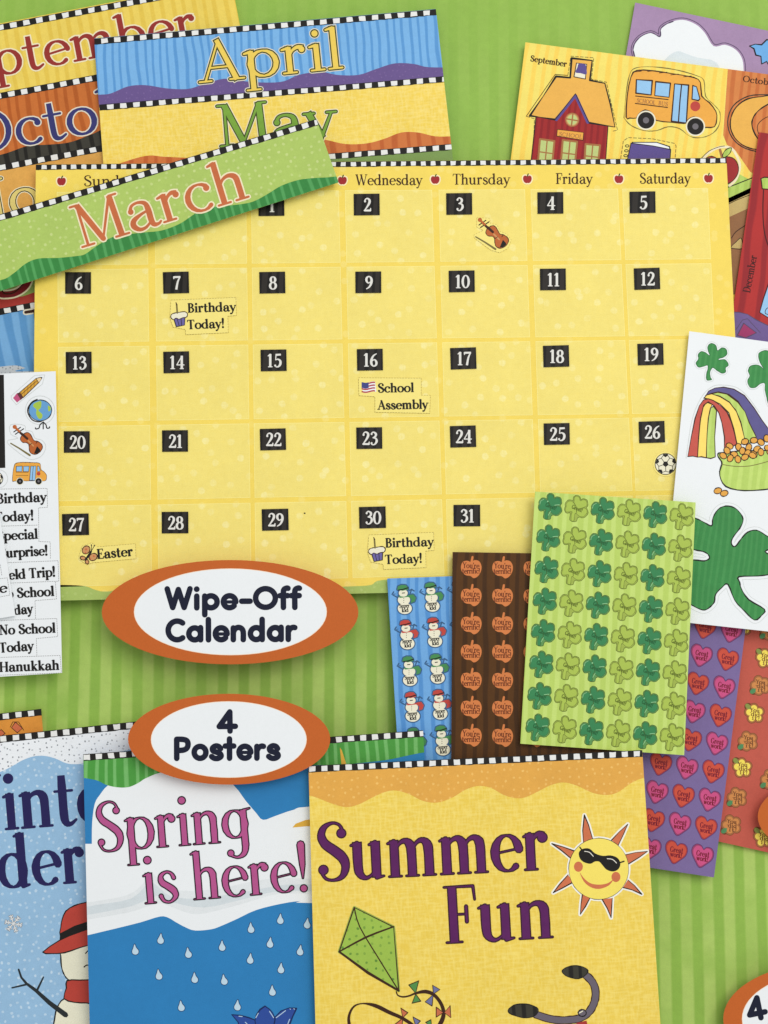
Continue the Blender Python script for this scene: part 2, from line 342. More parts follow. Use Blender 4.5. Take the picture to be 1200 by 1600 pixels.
def text(s, p0, p1, cap, stem, hair, looks, font=SERIF, n=3, caps=4, track=0.0, jit=0.0):
    """Lettering from p0 to p1 (ends of the baseline). looks = [(material, extra radius)], drawn one under the other."""
    adv = sum(font[c][0] + track for c in s)
    L = math.hypot(p1[0] - p0[0], p1[1] - p0[1]); ux, uy = (p1[0] - p0[0]) / L, (p1[1] - p0[1]) / L
    xs = L / adv; strokes = []; pen = 0.0
    R = random.Random(len(s) * 31 + int(p0[0]))
    for c in s:
        for kind, pts in font[c][1]:
            q = []
            base = spline(pts, n) if kind == 'c' else pts
            dot = len(pts) == 2 and abs(pts[0][0] - pts[1][0]) < .002 and abs(pts[0][1] - pts[1][1]) < .002
            for x, y, wt in (base[:1] if dot else base):
                X = (pen + x) * xs; Y = y * cap
                r = (hair + (stem - hair) * max(wt, 0)) / 2 * (1 + jit * R.uniform(-1, 1))
                q.append((p0[0] + ux * X + uy * Y, p0[1] + uy * X - ux * Y, r))
            sq = lambda p: font is SERIF and c not in "!'" and not dot and p[2] >= .6 and (abs(p[1] - .03) < .035 or p[1] >= .6 or p[1] < -.27)
            strokes.append((q, sq(pts[0]), sq(pts[-1]), hair / 2))
        pen += font[c][0] + track
    out = []
    for m, d in looks:
        for q, s0, s1, hr in strokes:
            if len(q) == 1: out.append((m, ell(q[0][0], q[0][1], q[0][2] + d, n=max(8, caps * 4))))
            for i in range(len(q) - 1):
                out.append((m, capsule(q[i], q[i + 1], q[i][2] + d, q[i + 1][2] + d, caps, hr + d if s0 and i == 0 else None, hr + d if s1 and i == len(q) - 2 else None)))
    return out
def checks(p0, p1, th, period, sq, phase=0.0, hgt=None, off=None):
    """a black border with white squares; p0->p1 is its upper edge"""
    L = math.hypot(p1[0] - p0[0], p1[1] - p0[1]); ux, uy = (p1[0] - p0[0]) / L, (p1[1] - p0[1]) / L
    P = lambda a, b: (p0[0] + ux * a - uy * b, p0[1] + uy * a + ux * b)
    R = random.Random(int(L * 3) + int(p0[1])); j = lambda k=.55: R.uniform(-k, k)
    hgt = hgt or th * .78; off = th * .1 if off is None else off
    n = int(L / 6); low = [P(L * i / n, th + j(.45)) for i in range(n, -1, -1)]
    out = [('border_black', [P(0, 0), P(L, 0)] + low)]
    a = phase
    while a < L - 2:
        out.append(('border_white', [P(a + j(), off + j(.3)), P(a + sq / 2, off + j(.4)), P(a + sq + j(), off + j(.3)), P(a + sq + j(), off + hgt + j()), P(a + sq / 2, off + hgt + j(.4)), P(a + j(), off + hgt + j())]))
        a += period + j(.4)
    return out
# ---------------------------------------------------------------- inks
ink('border_black', (34, 32, 30), grain=.12); ink('border_white', (232, 232, 228), mottle=.02)
ink('pen_black', (30, 28, 26)); ink('pen_brown', (62, 36, 24)); ink('pen_grey', (150, 150, 148)); ink('pen_soft', (120, 108, 60))
ink('paper_white', (236, 239, 240), mottle=.015, grain=.025); ink('cream', (236, 231, 205), mottle=.03)
ink('halo_cream', (240, 228, 190)); ink('halo_pale', (226, 218, 196))
ink('leaf_green', (66, 140, 74), stripes=((84, 156, 86), 9, .4, .5, 0)); ink('lime', (182, 210, 104), stripes=((170, 198, 92), 12, .45, .4, 0))
ink('coin', (228, 166, 74)); ink('brick', (150, 52, 46)); ink('pale_blue', (150, 196, 232)); ink('violet', (92, 78, 142))
ink('bus_yellow', (236, 170, 72), mottle=.08); ink('wood', (186, 100, 50), mottle=.12); ink('tan', (206, 150, 96)); ink('grey', (112, 108, 112))
ink('purple_blue', (98, 98, 150)); ink('terracotta', (202, 108, 72)); ink('red', (192, 72, 62)); ink('yellow', (244, 216, 110))

# ---------------------------------------------------------------- the green striped board everything lies on
ink('green_stripes', (145, 183, 78), stripes=((174, 202, 104), 32.8, .53, 0.05, .99 - 440 / 32.8 % 1, .34), mottle=.08)
me = flat('background', [('green_stripes', [(-900, -900), (2100, -900), (2100, 2500), (-900, 2500)])], lambda x, y: Vector(((x - 600) * MM, (800 - y) * MM, 0)), None)
o = bpy.data.objects.new('background', me); COL.objects.link(o); tag(o, 'striped green board that all the papers lie on', 'board', kind='structure')

GB = 'month banner cards'
# ================================================================ banner card September ... January
ink('sep_yellow', (236, 208, 96), stripes=((228, 196, 80), 17, .4, .3, 0), mottle=.08)
ink('hill_green', (62, 134, 60), stripes=((96, 160, 88), 15, .3, .4, .2), mottle=.12)
ink('oct_orange', (200, 112, 52), stripes=((178, 92, 38), 16, .38, .5, .1), mottle=.10)
ink('oct_dark', (62, 60, 52), stripes=((34, 32, 28), 17, .38, .5, .1))
ink('nov_tan', (222, 166, 82), mottle=.16); ink('dec_green', (146, 170, 92)); ink('dec_red', (170, 58, 50), mottle=.08)
ink('jan_blue', (120, 172, 216), stripes=((92, 148, 198), 22, .45, .6, .1), mottle=.06); ink('snow_speckle', (196, 200, 202), dots=((110, 114, 120), 6, .22, .9))
ink('navy', (58, 58, 112), mottle=.14); ink('maroon', (130, 36, 42)); ink('nov_fill', (226, 206, 122))
T = Thing('banner_card', 'long banner card with parts of the red word September and navy word October', 'banner', [(-260, 86), (361, -32), (477, 566), (-146, 684)], 2.5, 2.4, GB)
T.card(MATS['sep_yellow'])
sl = -.19
def row(y0, y1): return [(-300, y0 + 57), (500, y0 - 95), (500, y1 - 95), (-300, y1 + 57)]
T.art('month_strip', [('sep_yellow', row(20, 150)), ('hill_green', spline([(-300, 180), (-100, 170), (0, 143), (20, 119), (50, 113), (83, 115), (110, 113), (133, 104), (147, 99), (200, 70), (300, 70), (500, 40)], 5) + [(500, 55), (-300, 207)])], 1)
T.art('month_strip', [('oct_orange', row(150, 262)), ('oct_dark', spline([(-300, 290), (-60, 250), (0, 242), (43, 228), (75, 226), (110, 222), (150, 207), (220, 180), (500, 150)], 5) + [(500, 167), (-300, 319)])], 1)
T.art('month_strip', [('nov_tan', row(262, 375))], 1)
T.art('month_strip', [('dec_green', row(375, 487)), ('dec_red', spline([(-300, 530), (-60, 474), (0, 465), (20, 463), (35, 463), (60, 455), (120, 440), (500, 380)], 4) + [(500, 392), (-300, 544)])], 1)
T.art('month_strip', [('jan_blue', row(487, 700)), ('snow_speckle', spline([(-300, 620), (-60, 580), (0, 573), (25, 571), (40, 575), (60, 580), (500, 560)], 4) + [(500, 700), (-300, 800)])], 1)
for y in (43, 150, 262, 375, 487):
    T.art('checked_border', checks((-240, y - 5 + 240 * .19), (470, y - 5 - 470 * .19), 10, 20.6, 10, {43: 13, 150: 9, 262: 16, 375: 5, 487: 3.5}[y]), 2)
T.art('lettering', text('ptember', (-9, 121), (312, 60), 60, 8.2, 3, [('halo_cream', 2.4), ('brick', .3)]), 3)
T.art('lettering', text('Octob', (-46, 244), (211, 196), 66, 8.6, 3.2, [('halo_pale', 2.2), ('navy', .3)]), 3)
T.art('lettering', text('Nov', (-50, 353), (112, 324), 66, 9, 4, [('halo_cream', 2.6), ('pen_black', 1.2), ('nov_fill', -.3)]), 3)
T.art('lettering', line('halo_cream', spline([(-20, 452), (-6, 455), (2, 460), (20, 459), (33, 453), (42, 444), (47, 430)], 4), 7.5) + line('maroon', spline([(-20, 452), (-6, 455), (2, 460), (20, 459), (33, 453), (42, 444), (47, 430)], 4), 5) + line('pen_brown', spline([(3, 453), (8, 459), (22, 457), (34, 446), (42, 436)], 4), 1), 3)
T.art('lettering', line('halo_pale', [(40, 488), (70, 483)], 4.6) + line('pen_brown', [(40, 488), (70, 483)], 2.4) + line('pen_brown', [(56, 486), (60, 520)], 4), 3)

# ================================================================ April / May card
ink('april_blue', (122, 178, 226), stripes=((92, 152, 208), 13, .34, .6, .3), mottle=.06)
ink('april_purple', (106, 86, 140), dots=((132, 108, 160), 10, .14, .6)); ink('april_fill', (236, 204, 92))
ink('may_yellow', (240, 208, 88), weave=((250, 228, 140), 3.6, .42), mottle=.06)
ink('may_orange', (206, 118, 62), stripes=((190, 98, 48), 20, .35, .5, .1)); ink('may_fill', (122, 164, 62), mottle=.14); ink('june_green', (124, 152, 84))
ink('pen_olive', (64, 70, 36))
T = Thing('banner_card', 'banner card with the blue striped April strip above the yellow May strip', 'banner', [(147, 60), (681, 14), (714, 304), (165, 304)], 5.0, 2.4, GB)
T.card(MATS['april_blue'])
ap = [(120, 151), (155, 148), (173, 146), (200, 135), (227, 133), (260, 138), (293, 139), (317, 132), (350, 123), (383, 127), (417, 129), (443, 127), (467, 117), (500, 112), (527, 117), (560, 117), (587, 108), (617, 99), (647, 100), (670, 105), (720, 105)]
T.art('month_strip', [('april_blue', [(100, 0), (760, 0), (760, 118), (100, 172)]), ('april_purple', spline(ap, 4) + [(720, 121), (120, 171)])], 1)
mw = [(140, 272), (203, 250), (233, 243), (260, 245), (330, 246), (400, 230), (440, 220), (475, 214), (507, 218), (540, 225), (573, 224), (600, 217), (627, 207), (653, 207), (680, 213), (705, 213), (730, 213)]
T.art('month_strip', [('may_yellow', [(100, 172), (760, 118), (760, 223), (100, 277)]), ('may_orange', spline(mw, 4) + [(730, 225), (140, 273)])], 1)
T.art('month_strip', [('june_green', [(100, 277), (760, 223), (760, 400), (100, 400)])], 1)
T.art('checked_border', checks((145, 60.5), (690, 13.5), 9.5, 20.2, 10, 13), 2)
T.art('checked_border', checks((155, 163.5), (700, 118.5), 9.5, 20.2, 10, 12), 2)
T.art('checked_border', checks((160, 268), (716, 224), 9.5, 20.2, 10, 12), 2)
T.art('lettering', text('April', (312, 130.5), (539, 107), 66, 9.6, 4.2, [('halo_pale', 2.6), ('pen_olive', 1.3), ('april_fill', -.7)]), 3)
T.art('lettering', text('May', (342, 231), (527, 215), 67, 10, 3.8, [('halo_cream', 2.6), ('pen_olive', 1.2), ('may_fill', -.5)]), 3)

# ================================================================ calendar
ink('cal_yellow', (244, 216, 98), dots=((249, 230, 140), 31, .19, .45, .85), mottle=.05)
ink('cal_cell', (243, 224, 124), dots=((249, 239, 168), 31, .2, .75, .85), weave=((241, 219, 114), 3.4, .3), mottle=.05)
ink('cal_line', (249, 234, 144)); ink('cal_green', (170, 192, 104), dots=((188, 206, 126), 12, .2, .7)); ink('apple_red', (160, 44, 46)); ink('apple_halo', (250, 232, 186)); ink('stalk', (70, 84, 40))
T = Thing('wall_calendar', 'large yellow March calendar page with a grid of day squares and checked top border', 'calendar', [(56, 257), (1135, 246.5), (1168, 913), (50, 939.5)], 7.5, 2.2)
T.card(MATS['cal_yellow'])
wv = [(30, 914), (100, 914), (133, 916), (150, 922), (170, 924), (230, 915), (300, 905), (370, 915), (430, 922), (500, 918), (553, 916), (580, 914), (600, 906), (700, 905), (1200, 895)]
T.art('green_wave', [('cal_green', spline(wv, 4) + [(1200, 960), (30, 960)])], 1)
def XL(a, b): return lambda y: a + (b - a) * (y - 450) / 250.0
xs = [(90, 92, 232, 235), (243, 245.5, 386.5, 390), (394, 397, 533, 539), (542, 547, 680, 688), (689, 695, 825.5, 834), (834, 842, 973, 985), (979, 990, 1113, 1124)]
ys = [(300, 294, 414.5, 405), (421, 411.5, 535, 524), (542, 530, 659, 645), (666, 651, 783, 765), (791, 772.5, 917, 886)]
def YL(a, b): return lambda x: a + (b - a) * (x - 100) / 1000.0
for r in ys:
    for c in xs:
        l, rr = XL(c[0], c[1]), XL(c[2], c[3]); t, bt = YL(r[0], r[1]), YL(r[2], r[3])
        def pt(fx, fy):
            y = fy(fx(500)); x = fx(y); return (x, fy(x))
        q = [pt(l, t), pt(rr, t), pt(rr, bt), pt(l, bt)]
        i = [(q[0][0] + .9, q[0][1] + .9), (q[1][0] - .9, q[1][1] + .9), (q[2][0] - .9, q[2][1] - .9), (q[3][0] + .9, q[3][1] - .9)]
        T.art('day_square', [('cal_line', q), ('cal_cell', i)], 1)
T.art('ink_speck', [('pen_black', ell(476, 802, 1.5, 1.3, 8))], 2)
T.art('checked_border', checks((54, 257.2), (1136, 246.6), 8.3, 15.62, 7.8, 11), 2)
ap = spline([(0, -4.5), (3, -6), (6, -4.5), (6.8, 0), (5, 4.5), (2, 6.5), (0, 6), (-2, 6.5), (-5, 4.5), (-6.8, 0), (-6, -4.5), (-3, -6)], 3, True)
am = T.stamp_mesh('apple_mark', line('apple_halo', ap, 2, True) + [('apple_halo', ap), ('apple_red', ap)] + line('stalk', [(0, -5), (1.5, -8.5)], 1), 680, 281)
for x, y in ((96, 283.5), (535, 282), (680, 281), (824, 280), (967, 280), (1107, 279)): T.stamp('apple_mark', am, x, y, 2)
for s, x0, x1, yb in (('Sunday', 130, 213, 291), ('Wednesday', 556, 660, 289.5), ('Thursday', 707, 797, 288.5), ('Friday', 868, 926, 287.5), ('Saturday', 999, 1079, 287)):
    T.art('weekday_name', text(s, (x0, yb), (x1, yb - .4), 17, 2.5, 1.0, [('pen_brown', 0)], caps=3), 2)
# black date cards lying on the day squares
ink('date_black', (46, 42, 38), stripes=((24, 22, 20), 13, .4, .5, .3), grain=.1); ink('date_white', (226, 224, 216))
dates = [(None,) * 2, (424, 320.5), (573, 319.5), (717.5, 318.5), (860, 317), (1004, 316), (122, 442), (275, 441.5), (425.5, 441.5), (575.5, 441), (721.5, 439.5), (864, 436.5), (1011, 435.5), (123, 566.5), (275.5, 566), (427.5, 563), (578, 562), (724, 560), (869, 556.5), (1016.5, 553.5), (120, 690.5), (273.5, 689), (426.5, 686.5), (577, 684.5), (723.5, 682), (870, 678), (1018.5, 675), (118, 819.5), (273.5, 816.5), (430, 812), (582, 808.5), (729.5, 805.5)]
RD = random.Random(5)
for d in range(1, 32):
    x, y = dates[d]; a = -.012 - .012 * (x / 1100) + RD.uniform(-.012, .012); wd, hd = 20.2, 16.8
    if d > 26: wd += .6
    c, s = math.cos(a), math.sin(a)
    q = [(x + u * c - v * s, y + u * s + v * c) for u, v in ((-wd, -hd), (wd, -hd), (wd, hd), (-wd, hd))]
    t = Thing('date_card', 'small black date card printed with a white %d on the calendar' % d, 'date card', q, 8.15, .35, 'date cards on the calendar')
    t.card(MATS['date_black'])
    s_ = str(d); ww = sum(SERIF[k][0] for k in s_) * 21.5
    t.art('numeral', text(s_, (x - ww / 2 + 1, y + 11 - a * -ww / 2), (x + ww / 2 + 1, y + 11 + a * ww / 2), 22, 3.7, 1.4, [('date_white', 0)], caps=4), 1)

# ================================================================ stickers stuck on the calendar
ink('sticker_clear', (245, 227, 130), mottle=.03); ink('cup_violet', (108, 100, 158)); ink('flag_blue', (66, 72, 130)); ink('flag_red', (176, 56, 64))
GS = 'event stickers on the calendar'
def words(T, s, x0, y0, x1, y1, cap=14.5, st=3.0, hr=1.1, m='pen_black'):
    return text(s, (x0, y0), (x1, y1), cap, st, hr, [(m, .1)], caps=3)
def cupcake(ox, oy):
    z = lambda p: zz(4, ox, oy, p)
    return inked('cup_violet', 'pen_black', z([(765, 270), (836, 262), (834, 312), (782, 322)]), .6) + line('pen_black', z([(788, 275), (800, 318)]), .5) + line('pen_black', z([(812, 272), (815, 315)]), .5) + \
        inked('cream', 'pen_brown', spline(z([(748, 265), (752, 245), (775, 236), (800, 232), (835, 228), (852, 242), (845, 262), (820, 266), (800, 275), (780, 268), (765, 278)]), 3, True), .7) + line('pen_soft', z([(784, 182), (788, 236)]), 1.3) + line('pen_brown', z([(780, 172), (784, 184)]), .8)
for k, (dx, dy) in enumerate(((0, 0), (309, 367))):
    cut = [(p[0] + dx, p[1] + dy) for p in zz(4, 80, 430, [(748, 155), (1155, 138), (1158, 252), (1105, 257), (1108, 360), (840, 372), (838, 340), (760, 325), (740, 265)])]
    t = Thing('event_sticker', ('Birthday Today sticker with a violet cupcake below the 7' if k == 0 else 'Birthday Today sticker with a violet cupcake below the 30'), 'sticker', cut, 7.9, .12, GS)
    t.card(MATS['sticker_clear'])
    t.art('cut_line', dashed('pen_soft', cut, .45, 2.5, 1.8, True), 1)
    t.art('cupcake_picture', cupcake(80 + dx, 430 + dy), 1)
    t.art('lettering', words(t, 'Birthday', 293 + dx, 488.5 + dy, 369 + dx, 486 + dy) + words(t, 'Today!', 292.5 + dx, 514.5 + dy, 351 + dx, 512 + dy), 2)
cut = zz(3, 400, 400, [(480, 570), (775, 572), (775, 652), (818, 652), (815, 738), (557, 733), (557, 660), (482, 655)])
t = Thing('event_sticker', 'School Assembly sticker with a small striped flag below the 16', 'sticker', cut, 7.9, .12, GS)
t.card(MATS['sticker_clear']); t.art('cut_line', dashed('pen_soft', cut, .45, 2.5, 1.8, True), 1)
fy = lambda x, y: (x, y + 1.2 * math.sin((x - 565) / 4))
fp = [('paper_white', [fy(x, 597) for x in range(565, 589, 3)] + [fy(x, 613) for x in range(588, 564, -3)])]
for i in range(0, 7, 2):
    y = 597.4 + i * 2.2; fp.append(('flag_red', [fy(x, y) for x in range(565, 589, 3)] + [fy(x, y + 2.2) for x in range(586, 564, -3)]))
fp.append(('flag_blue', [fy(565, 597), fy(571, 597), fy(576, 597), fy(576, 606), fy(571, 606), fy(565, 606)]))
t.art('flag_picture', fp, 1)
t.art('lettering', words(t, 'School', 590, 613.5, 647, 612.5) + words(t, 'Assembly', 590, 640, 669, 638.5), 2)
z = lambda p: zz(9.23, 100, 830, p)
cut = z([(480, 225), (1030, 178), (1040, 398), (420, 455), (330, 485), (215, 410), (215, 360), (260, 215), (400, 165)])
t = Thing('event_sticker', 'Easter sticker with a brown butterfly below the 27', 'sticker', cut, 7.9, .12, GS)
t.card(MATS['sticker_clear']); t.art('cut_line', dashed('pen_soft', cut, .4, 2.5, 1.8, True), 1)
bf = []
for cx, cy, rx, ry, ro in ((318, 270, 62, 52, -.9), (420, 372, 62, 50, -.5), (272, 388, 40, 28, .2), (332, 440, 34, 26, 1.1)):
    e = ell(*z([(cx, cy)])[0], rx / 9.23, ry / 9.23, 20, ro); bf += inked('tan', 'pen_brown', e, .7)
for cx, cy, r in ((318, 262, 16), (310, 310, 12), (430, 360, 14), (380, 392, 12)): bf.append(('terracotta', ell(*z([(cx, cy)])[0], r / 9.23)))
bf += line('pen_black', z([(310, 415), (390, 295)]), 1.6) + line('pen_black', z([(390, 295), (398, 205)]), .5) + line('pen_black', z([(390, 295), (435, 215)]), .5) + [('pen_black', ell(*z([(395, 200)])[0], 1.1)), ('pen_black', ell(*z([(436, 210)])[0], 1.1))]
t.art('butterfly_picture', bf, 1)
t.art('lettering', words(t, 'Easter', 152, 873.5, 208, 868.5, 15.5, 3.3), 2)
def violin(z, k):
    s = []
    for a, b in (((340, 380), (470, 290)), ((370, 425), (530, 318))): s += line('pen_black', z([a, b]), 10 * k)
    s += line('pen_brown', z([(370, 295), (560, 490)]), 22 * k) + [('wood', ell(*z([(358, 282)])[0], 40 * k))] + line('wood', z([(365, 290), (450, 370)]), 20 * k)
    s += inked('wood', 'pen_brown', spline(z([(470, 500), (505, 440), (590, 390), (650, 412), (690, 475), (735, 548), (795, 560), (862, 600), (897, 660), (870, 740), (800, 800), (730, 815), (660, 780), (637, 705), (632, 630), (590, 590), (520, 585), (478, 550)]), 3, True), 7 * k)
    s += line('pen_brown', z([(500, 420), (600, 510)]), 24 * k) + line('tan', z([(620, 550), (720, 650)]), 14 * k) + [('pen_black', z([(730, 800), (790, 655), (850, 720), (850, 750), (790, 800)]))]
    s += line('pen_brown', z([(770, 600), (800, 560)]), 7 * k) + line('pen_brown', z([(630, 640), (690, 600)]), 6 * k)
    return s + line('pen_soft', z([(280, 600, 1), (450, 700, 1.2), (650, 832, 1.6)]), 12 * k)
z = lambda p: zz(12, 720, 320, p)
cut = z([(300, 240), (540, 250), (560, 350), (680, 370), (740, 500), (860, 540), (950, 660), (880, 820), (730, 900), (560, 850), (250, 620), (250, 560), (330, 520), (420, 480), (300, 420)])
t = Thing('picture_sticker', 'little brown violin and bow sticker beside the 3', 'sticker', cut, 7.9, .12, GS)
t.card(MATS['sticker_clear']); t.art('cut_line', dashed('pen_soft', cut, .3, 2, 2.5, True), 1); t.art('violin_picture', violin(z, 1 / 12), 1)
def ball(cx, cy, r):
    s = [('pen_black', ell(cx, cy, r)), ('cream', ell(cx, cy, r - 1.1))]
    s += [('pen_black', ell(cx, cy, r * .28, n=5, rot=.3))]
    for k in range(5):
        a = .3 + k * 2 * math.pi / 5
        s += line('pen_black', [(cx + r * .28 * math.cos(a), cy + r * .28 * math.sin(a)), (cx + r * .66 * math.cos(a), cy + r * .66 * math.sin(a))], .5)
        b = a + math.pi / 5; p = [(cx + q * r * math.cos(b + d), cy + q * r * math.sin(b + d)) for q, d in ((.62, 0), (.8, -.28), (.95, -.25), (.95, .25), (.8, .28))]
        s.append(('pen_black', p))
        s += line('pen_black', [p[1], (cx + r * .66 * math.cos(a), cy + r * .66 * math.sin(a)),], .5) + line('pen_black', [p[4], (cx + r * .66 * math.cos(a + 1.2566), cy + r * .66 * math.sin(a + 1.2566))], .5)
    return s
cut = ell(1040, 725, 19.5, n=26)
t = Thing('picture_sticker', 'black and white football sticker below the 26', 'sticker', cut, 7.9, .12, GS)
t.card(MATS['sticker_clear']); t.art('ball_picture', ball(1040, 725, 17), 1)

# ================================================================ March banner
ink('march_green', (174, 199, 102), dots=((200, 216, 138), 13.5, .19, .95, .6), mottle=.07); ink('march_hill', (58, 134, 66), stripes=((84, 160, 90), 14, .32, .5, .2), mottle=.1); ink('march_fill', (198, 108, 66), mottle=.12)
T = Thing('banner_card', 'light green March banner tilted across the corner of the calendar', 'banner', [(-70, 356), (494, 186), (529, 285), (-38, 467)], 12, 2.4, GB)
T.card(MATS['march_green'])
mh = [(-60, 448), (0, 438), (20, 428), (40, 412), (60, 404), (90, 403), (120, 400), (133, 397), (153, 383), (177, 370), (200, 366), (227, 363), (253, 360), (280, 350), (300, 337), (320, 325), (350, 322), (383, 318), (400, 313), (420, 302), (440, 290), (467, 281), (493, 278), (513, 277), (540, 274)]
T.art('green_wave', [('march_hill', spline(mh, 4) + [(560, 320), (-60, 500)])], 1)
T.art('checked_border', checks((-70, 356), (494, 186), 10, 20.6, 10, 8), 2)
T.art('lettering', text('March', (126, 389), (393, 308), 69, 8.6, 3.0, [('halo_cream', 2.6), ('march_fill', .3)]), 3)
# ================================================================ sheets of month pictures, upper right
GM = 'month picture sheets'
ink('mauve', (164, 136, 170), mottle=.08); ink('wash', (216, 225, 228), mottle=.06); ink('pen_purple', (84, 70, 96)); ink('bat_blue', (108, 170, 224))
T = Thing('picture_sheet', 'mauve sheet with a big white cloud cut-out, at the back of the pile', 'picture sheet', [(992.5, 4), (1290, 67), (1255, 262), (958, 200)], 2.0, 1.9, GM)
T.card(MATS['mauve'])
cl = [(1000, 112), (991, 86), (990, 72), (1000, 58), (1017, 51), (1031, 57), (1033, 44), (1047, 35), (1067, 31), (1087, 38), (1101, 51), (1115, 72), (1133, 70), (1150, 78), (1160, 93), (1162, 112)]
s = spline(cl, 4) + [(1160, 135), (1000, 125)]
T.art('cloud_picture', line('pen_purple', spline(cl, 4), 3.6) + line('mauve', spline(cl, 4), 2.4) + [('paper_white', s), ('wash', spline([(1040, 92), (1058, 80), (1072, 84), (1090, 90), (1120, 98), (1120, 130), (1030, 118)], 3, True))] + line('pen_purple', spline(cl, 4)[:30], .9, jit=.5), 1)
T.art('bat_picture', inked('bat_blue', 'pen_black', [(1171, 72), (1180, 69), (1190, 70), (1198, 62), (1240, 70), (1240, 120), (1204, 108), (1198, 96), (1190, 100), (1189, 88), (1181, 86), (1178, 76)], .9), 1)

ink('sheet_yellow', (242, 222, 110), stripes=((246, 210, 92), 17, .4, .35, .3), mottle=.05); ink('oct_panel', (214, 132, 72), stripes=((200, 112, 58), 14, .4, .4, .3), mottle=.08)
ink('roof', (234, 178, 82), mottle=.07); ink('barn', (160, 42, 42), stripes=((142, 34, 38), 10, .4, .4, 0), mottle=.08); ink('pane_green', (190, 204, 128)); ink('window_brown', (166, 112, 66)); ink('nov_beige', (200, 176, 112)); ink('nov_brown', (150, 106, 70), mottle=.1)
T = Thing('picture_sheet', 'yellow and orange sheet with the red schoolhouse and the school bus', 'picture sheet', [(821, 66), (1290, 128), (1235, 560), (766, 505)], 3.6, 1.5, GM)
T.card(MATS['sheet_yellow'])
T.art('month_panel', [('oct_panel', [(1138.5, 90), (1300, 110), (1290, 340), (1172, 268), (1150, 236), (1136, 226), (1130, 211)])], 1)
T.art('month_panel', [('nov_beige', [(1120, 318), (1180, 290), (1180, 420), (1120, 420)]), ('nov_brown', [(1120, 348), (1170, 325), (1170, 460), (1120, 460)])] + line('pen_brown', spline([(1143, 372), (1150, 362), (1168, 350)], 3), .7) + inked('nov_beige', 'pen_brown', spline([(1142, 386), (1150, 378), (1158, 372), (1160, 388), (1145, 388)], 3, True), .6), 1)
z = lambda p: zz(6.316, 820, 70, p)
T.art('lettering', text('September', (828, 95.5), (885, 104.5), 9.5, 2, .9, [('pen_brown', 0)], caps=3), 2)
cut = z([(75, 1250), (95, 730), (15, 705), (300, 292), (425, 302), (455, 112), (680, 128), (658, 340), (805, 368), (915, 842), (830, 860), (800, 1250)])
h = dashed('pen_soft', cut[:-1], .55, 5, 2.5) + line('pen_brown', cut[2:5], .5)
h += inked('barn', 'pen_black', z([(110, 715), (500, 500), (822, 790), (790, 1260), (50, 1260)]), .7)
h += inked('roof', 'pen_black', z([(50, 700), (180, 510), (308, 312), (448, 325), (462, 132), (665, 155), (642, 350), (790, 380), (845, 590), (890, 812), (625, 768), (500, 490), (300, 738), (150, 715)]), 1.1, .55)
h += line('violet', z([(312, 738), (500, 500), (622, 765)]), 2.4) + line('pen_black', z([(300, 738), (500, 482), (632, 765)]), .6)
h += inked('cream', 'pen_brown', z([(510, 180), (612, 192), (598, 338), (485, 316)]), .6) + [('violet', spline(z([(535, 185), (595, 192), (608, 240), (608, 292), (550, 280), (500, 272), (518, 225)]), 3, True))]
h += [('window_brown', ell(*z([(468, 740)])[0], 11)), ('tan', ell(*z([(468, 740)])[0], 9.5)), ('pane_green', ell(*z([(468, 740)])[0], 8))] + line('window_brown', z([(405, 730), (530, 750)]), 1.1) + line('window_brown', z([(475, 680), (460, 800)]), 1.1)
wins = []; sign = inked('bus_yellow', 'pen_brown', z([(322, 835), (580, 866), (575, 942), (315, 900)]), .5) + text('SCHOOL', z([(335, 898)])[0], z([(565, 928)])[0], 6.2, 1.1, .7, [('window_brown', 0)], caps=2)
for q in ([(150, 930), (292, 950), (268, 1200), (128, 1180)], [(375, 940), (517, 957), (490, 1210), (355, 1190)], [(600, 980), (742, 992), (715, 1230), (585, 1210)]):
    g = inked('pane_green', 'window_brown', z(q), 1.5, 0); m = lambda a, b: ((a[0] + b[0]) / 2, (a[1] + b[1]) / 2)
    wins.append(g + line('window_brown', z([m(q[0], q[1]), m(q[2], q[3])]), 1) + line('window_brown', z([m(q[0], q[3]), m(q[1], q[2])]), 1))
sh = T.art('schoolhouse_picture', h, 1)
for g in wins: T.art('window', g, 2, parent=sh)
T.art('sign', sign, 2, parent=sh)
z = lambda p: zz(5, 960, 90, p)
def wheels(z, k): return [[('cream', ell(*z([c])[0], 76 * k)), ('pen_black', ell(*z([c])[0], 65 * k)), ('grey', ell(*z([c])[0], 24 * k))] for c in ((247, 490), (633, 538))]
